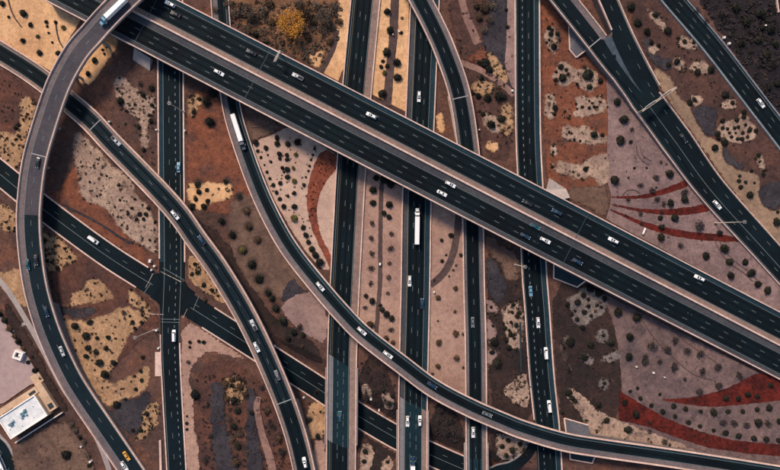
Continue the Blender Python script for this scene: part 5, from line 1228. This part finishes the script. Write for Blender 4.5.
# ---------------------------------------------------------------- street furniture
def mast(x, y, h, label, arm_deg=0):
    """high-mast light: tapered pole with a ring of floodlights"""
    b = P(x, y, 0); r = empty('high_mast_light', b); tag(r, label, 'light mast', 'tall light masts')
    MB().cyl((0,0,-.3), (0,0,.5), .7, .7, 12).build('footing', conc_b, r)
    MB().cyl((0,0,.4), (0,0,h), .32, .13, 10).build('pole', steel_w, r)
    ring = MB()
    for i in range(12):
        a, c = 2*math.pi*i/12, 2*math.pi*(i+1)/12; ring.cyl((.8*math.cos(a),.8*math.sin(a),h-.3), (.8*math.cos(c),.8*math.sin(c),h-.3), .05, .05, 5)
    for i in range(4): a = math.pi/2*i; ring.cyl((0,0,h-.1), (.8*math.cos(a),.8*math.sin(a),h-.3), .06, .06, 5)
    ring.build('lamp_ring', steel, r)
    for i in range(6):
        a = math.pi/3*i; MB().cyl((.9*math.cos(a),.9*math.sin(a),h-.75), (.9*math.cos(a),.9*math.sin(a),h-.3), .26, .14, 8).build('floodlight', steel, r)
mast(715, 223, 30, 'tall light mast beside the freeway ramp at right')
mast(515, 264.5, 27, 'tall light mast beside the local road below the viaduct')
mast(154, 330, 27, 'tall light mast left of the local street below the crossroads')
mast(184, 112, 24, 'tall light mast beside the upper local street')
# sign gantry over the merging ramps
def gantry():
    z = 2.7; a, b = P(637, 113.5, z), P(670.5, 90.5, z); r = empty('sign_gantry', (a+b)/2, math.atan2((b-a).y, (b-a).x)); tag(r, 'pale overhead sign gantry spanning the merged ramp at upper right', 'sign gantry')
    h = (b-a).length/2; m = MB()
    for yy in (-.38, .38):
        for zz in (6.4, 7.5): m.cyl((-h, yy, zz), (h, yy, zz), .13, .13, 6)
    k = -h
    while k < h-.8:
        m.cyl((k,-.38,7.5), (k+.9,.38,7.5), .07, .07, 5); m.cyl((k+.9,.38,7.5), (k+1.8,-.38,7.5), .07, .07, 5); m.cyl((k,-.38,6.4), (k+.9,-.38,7.5), .07, .07, 5); m.cyl((k+.9,-.38,7.5), (k+1.8,-.38,6.4), .07, .07, 5); k += 1.8
    m.build('truss', steel_w, r)
    for s in (-1, 1):
        for yy in (-.38, .38): MB().cyl((s*h, yy, -3.2), (s*h, yy, 7.6), .2, .16, 8).build('column', steel_w, r)
    for x0, x1 in ((-h*.75, -h*.2), (h*.1, h*.7)):
        MB().box(x0, x1, .7, .82, 5.6, 8.4).build('sign_panel', plain('sign back', (0.5,0.48,0.46), 0.5), r)
gantry()
def sign_arm():
    t, off, z = pM.near(284, 51); c, n = pM.at(t); p = c + n*px(-28.6); r = empty('cantilever_sign', (p.x, p.y, c.z), math.atan2(n.y, n.x)); tag(r, 'cantilever sign arm reaching over the viaduct below the golden tree', 'road sign')
    MB().cyl((0,0,.5), (0,0,7.6), .3, .22, 10).build('post', steel_w, r)
    m = MB()
    for yy in (-.35,.35): m.cyl((-.3,yy,7.3), (6.4,yy,7.3), .16, .12, 8)
    k = 0
    while k < 6: m.cyl((k,-.35,7.3), (k+.7,.35,7.3), .07, .07, 5); m.cyl((k+.7,.35,7.3), (k+1.4,-.35,7.3), .07, .07, 5); k += 1.4
    m.build('arm', steel_w, r); MB().box(2.2, 6.2, .5, .62, 5.9, 8.2).build('sign_panel', plain('sign face', (0.72,0.68,0.62), 0.5), r)
    MB().cyl((0,0,7.2), (-.6,1.9,6.4), .12, .1, 8).build('brace', steel_w, r)
sign_arm()
def signal(x0, y0, x1, y1, label):
    a = P(x0, y0, 0.2); b = P(x1, y1, 0.2); d = b-a; r = empty('traffic_signal', a, math.atan2(d.y, d.x)); tag(r, label, 'traffic light', 'signals at the crossroads'); L = d.length
    MB().cyl((0,0,-.2), (0,0,6.2), .22, .16, 10).build('post', steel, r); MB().cyl((0,0,6.0), (L,0,6.5), .15, .1, 8).build('arm', steel_w, r)
    for k in (.45, .7, .95):
        hd = MB().box(L*k-.2, L*k+.2, -.22, .22, 5.5, 6.6).build('signal_head', plain('signal housing', (0.05,0.045,0.02), 0.6), r)
        for j, c in enumerate(((.3,.02,.02),(.3,.18,.02),(.02,.2,.08))): MB().cyl((L*k, -.23, 6.4-.34*j), (L*k, -.3, 6.4-.34*j), .13, .13, 8).build('lens', plain('lens %d' % j, c, 0.3), hd)
    MB().cyl((0,0,6.2), (0,0,9.0), .12, .08, 8).build('lamp_post', steel, r)
signal(154, 312.6, 168, 313, 'signal mast arm at the lower left corner of the crossroads')
signal(186.5, 316.5, 191, 307.5, 'signal mast arm at the lower right corner of the crossroads')
signal(184.5, 281, 165, 271, 'signal mast arm at the upper right corner of the crossroads')
signal(157, 273, 150, 287, 'signal mast arm at the upper left corner of the crossroads')
def cabinet(x, y, s, label, rz=0):
    r = empty('utility_cabinet', P(x, y, 0.1), rz); tag(r, label, 'cabinet', 'utility cabinets')
    MB().box(-s*.75, s*.75, -s*.6, s*.6, -.15, .12).build('plinth', conc_b, r); MB().box(-s*.55, s*.55, -s*.42, s*.42, .12, 1.5, .05, .05).build('housing', plain('cabinet paint', (0.6,0.58,0.55), 0.5), r); MB().box(-s*.5, s*.5, s*.42, s*.44, .2, 1.35).build('door', plain('cabinet door', (0.5,0.49,0.47), 0.5), r)
for x, y, s, lb in ((150.5,261,1.6,'largest white utility cabinet at the upper left corner of the crossroads'), (155,266,1.2,'white utility cabinet nearest the kerb at the upper left of the crossroads'), (152,270,.9,'small white utility cabinet at the upper left corner of the crossroads'), (157,330,1.2,'white cabinet beside the lower local street'), (159,348,1.0,'lower white cabinet beside the local street'),
   (110,122,1.0,'white cabinet beside the ramp past the tall flyover'), (157,130,.9,'white cabinet left of the upper local street'), (185,131,.9,'white cabinet right of the upper local street'), (399,32,1.0,'white cabinet on the path in the upper median strip'), (393,35,.7,'little white cabinet in the upper median strip'), (380,264,1.4,'round-set white cabinet on the pink median path'), (434,292,1.0,'white cabinet at the end of the curving median path'),
   (723.5,38,1.2,'upper white cabinet beside the upper right highway'), (728.5,44,1.2,'lower white cabinet beside the upper right highway'), (512,91,1.2,'white cabinet where the footpath meets the local road'), (479,130,.8,'white cabinet beside the branch above the viaduct'), (636,366.5,.8,'white box on the dull mauve bed'), (653,372.5,1.0,'larger white box on the dull mauve bed'), (664,377,.7,'small white box on the dull mauve bed'), (91,461,1.3,'white box at the edge of the dirt lot'), (82,446,1.0,'small white box beside the dirt lot'), (627,268,.7,'white marker box beside the viaduct near the red arcs'), (764.5,26,1.0,'pale box on the blackish corner ground'), (371,399,1.0,'white cabinet beside the dipped street'), (379,410,.9,'lower white cabinet beside the dipped street'), (304,397,.9,'white cabinet left of the freeway bridge'), (275,346,.9,'white cabinet where the ramp crosses the dipped street')):
    cabinet(x, y, s, lb, random.uniform(0, 1.5))
# flat white roadside panel beside the viaduct and slender kerb-side slabs
def panel(x0, y0, x1, y1, label, h=1.6, mat=None):
    a, b = P(x0, y0, 0), P(x1, y1, 0); d = b-a; r = empty('roadside_board', (a+b)/2, math.atan2(d.y, d.x)); tag(r, label, 'board'); L = d.length/2
    MB().box(-L, L, -.45, .45, h, h+.14).build('board', mat or PAINT['white'], r)
    for s in (-1, 1): MB().box(s*L*.7-.08, s*L*.7+.08, -.08, .08, -.2, h).build('post', steel, r)
panel(641.8, 234, 644.2, 228, 'flat white board beside the viaduct below the red arcs')
def slabwall(pts, z, h, wd, label, name='retaining_wall', mat=None):
    m = MB()
    for (x0, y0), (x1, y1) in zip(pts, pts[1:]):
        a, b = P(x0, y0, 0), P(x1, y1, 0); d = (b-a).normalized(); n = Vector((-d.y, d.x, 0))*wd/2
        m.prism([((a-n).x, (a-n).y), ((b-n).x, (b-n).y), ((b+n).x, (b+n).y), ((a+n).x, (a+n).y)], -.3, h)
    o = m.build(name, mat or conc, None); tag(o, label, 'wall')
slabwall([(158.5,352),(158.5,376)], 0, .5, 3.6, 'broad pale concrete strip beside the lower local street', 'concrete_strip')
slabwall([(160.5,440),(161.5,482)], 0, .9, 1.2, 'low pale wall beside the lower local street', 'low_wall')
slabwall([(775,-4),(777.5,13)], 0, 1.5, .6, 'pale wall end in the upper right corner', 'low_wall')
slabwall([(598,437),(620,443),(652,448)], 0, .8, .9, 'bright low wall along the connector ramp at lower right', 'low_wall')
slabwall([(520,322),(521,372)], 0, .7, 1.0, 'slate low wall left of the local road', 'low_wall', pv_t)
slabwall([(448,97),(452,118),(456,141)], 0, 3.0, .7, 'concrete wall left of the branch above the viaduct')
# ---------------------------------------------------------------- building and yard kiosk at the lower left
def building():
    c = P(28.5, 414, 0); a, b = P(17.3, 436, 0), P(53, 413, 0); rz = math.atan2((b-a).y, (b-a).x)
    r = empty('building', c, rz); tag(r, 'white flat-roofed building with tan terraces in the lower left corner', 'building')
    roofm = surf('white roof membrane', (0.66,0.68,0.70), (0.52,0.56,0.60), big=0.12, fine=1.0, contrast=0.3, speck=0.1, bump=0.05)
    wallm = surf('tan stucco', C(206,178,152), C(188,160,137), big=0.1, contrast=0.25, speck=0.15)
    X, Y = 12.4, 7.0
    MB().box(-X, X, -Y, Y, -.3, 5.2).build('wall', wallm, r)
    rf = MB().box(-X+.3, X-.3, -Y+.3, Y-.3, 5.2, 5.32).build('roof', roofm, r)
    for x0, x1, y0, y1 in ((-X-.1, X+.1, -Y-.1, -Y+.5), (-X-.1, X+.1, Y-.5, Y+.1), (-X-.1, -X+.5, -Y+.5, Y-.5), (X-.5, X+.1, -Y+.5, Y-.5)):
        MB().box(x0, x1, y0, y1, 5.0, 6.0).build('parapet', plain('parapet white', (0.75,0.72,0.68), 0.7), rf)
    um = plain('rooftop unit', (0.10,0.20,0.24), 0.5, .2); ul = plain('rooftop unit pale', (0.42,0.50,0.54), 0.5, .2)
    for x, y, w_, l_ in ((1.3,1.4,2.0,2.6),(3.2,2.4,1.4,1.2),(-0.6,0.2,1.2,1.6),(-7.8,.1,1.6,2.4),(-5.9,1.2,1.2,1.4),(2.6,.2,1.0,1.0)):
        u = MB().box(x-l_/2, x+l_/2, y-w_/2, y+w_/2, 5.32, 6.5, .06, .06).build('rooftop_unit', um if w_ > 1.3 else ul, rf)
    for x, y in ((-3,-4),(5,-3.5),(8,2),(-10,-2)): MB().cyl((x,y,5.3), (x,y,5.9), .25, .2, 8).build('vent_pipe', ul, rf)
    MB().box(-X+.6, X+1.5, Y+.1, Y+4.2, -.2, 3.3).build('terrace_wing', wallm, r)
    MB().box(X+.12, X+5.2, -Y+1.0, Y+4.2, -.2, 2.8).build('terrace_wing', wallm, r)
    for x0, x1, y0, y1, z in ((X-4, X+.2, Y+.9, Y+2.6, 3.3), (-X+2, -X+9, Y+.3, Y+.8, 3.3), (X+1.2, X+4.2, -Y+2.2, -Y+5.4, 2.8)):
        MB().box(x0, x1, y0, y1, z, z+.06).build('skylight', plain('dark terrace opening', (0.03,0.035,0.04), 0.3), r)
    MB().box(X+.3, X+6.2, Y+4.4, Y+10.5, -.2, 1.0).build('terrace_deck', wallm, r)
    MB().box(-X-2.2, X+5.6, -Y-3.2, -Y-2.6, -.3, 1.8).build('yard_wall', plain('yard wall', (0.55,0.52,0.50), 0.8), r)
    for i in range(6): MB().box(-X+1.5+i*4, -X+3.4+i*4, -Y-.06, -Y+.02, 1.1, 3.2).build('window', glass_m, r)
    MB().box(-X+12.6, -X+13.8, -Y-.07, -Y+.02, 0, 2.3).build('door', plain('brown door', (0.1,0.06,0.04), 0.6), r)
building()
def kiosk():
    r = empty('kiosk', P(20.4, 354.5, 0.1), math.radians(-22)); tag(r, 'small white open-roofed kiosk on the lilac yard', 'kiosk')
    wm = plain('kiosk white', (0.72,0.68,0.66), 0.7)
    for x0, x1, y0, y1 in ((-2.6,2.6,-2.4,-1.5),(-2.6,2.6,1.5,2.4),(-2.6,-1.6,-1.5,1.5),(1.6,2.6,-1.5,1.5)): MB().box(x0,x1,y0,y1,0,2.8).build('wall', wm, r)
    MB().box(-1.6,1.6,-1.5,1.5,0,.9).build('inner_floor', plain('kiosk floor', (0.02,0.02,0.022), 0.8), r); MB().box(.2,1.5,-.4,.9,.9,2.5).build('tank', wm, r)
kiosk()
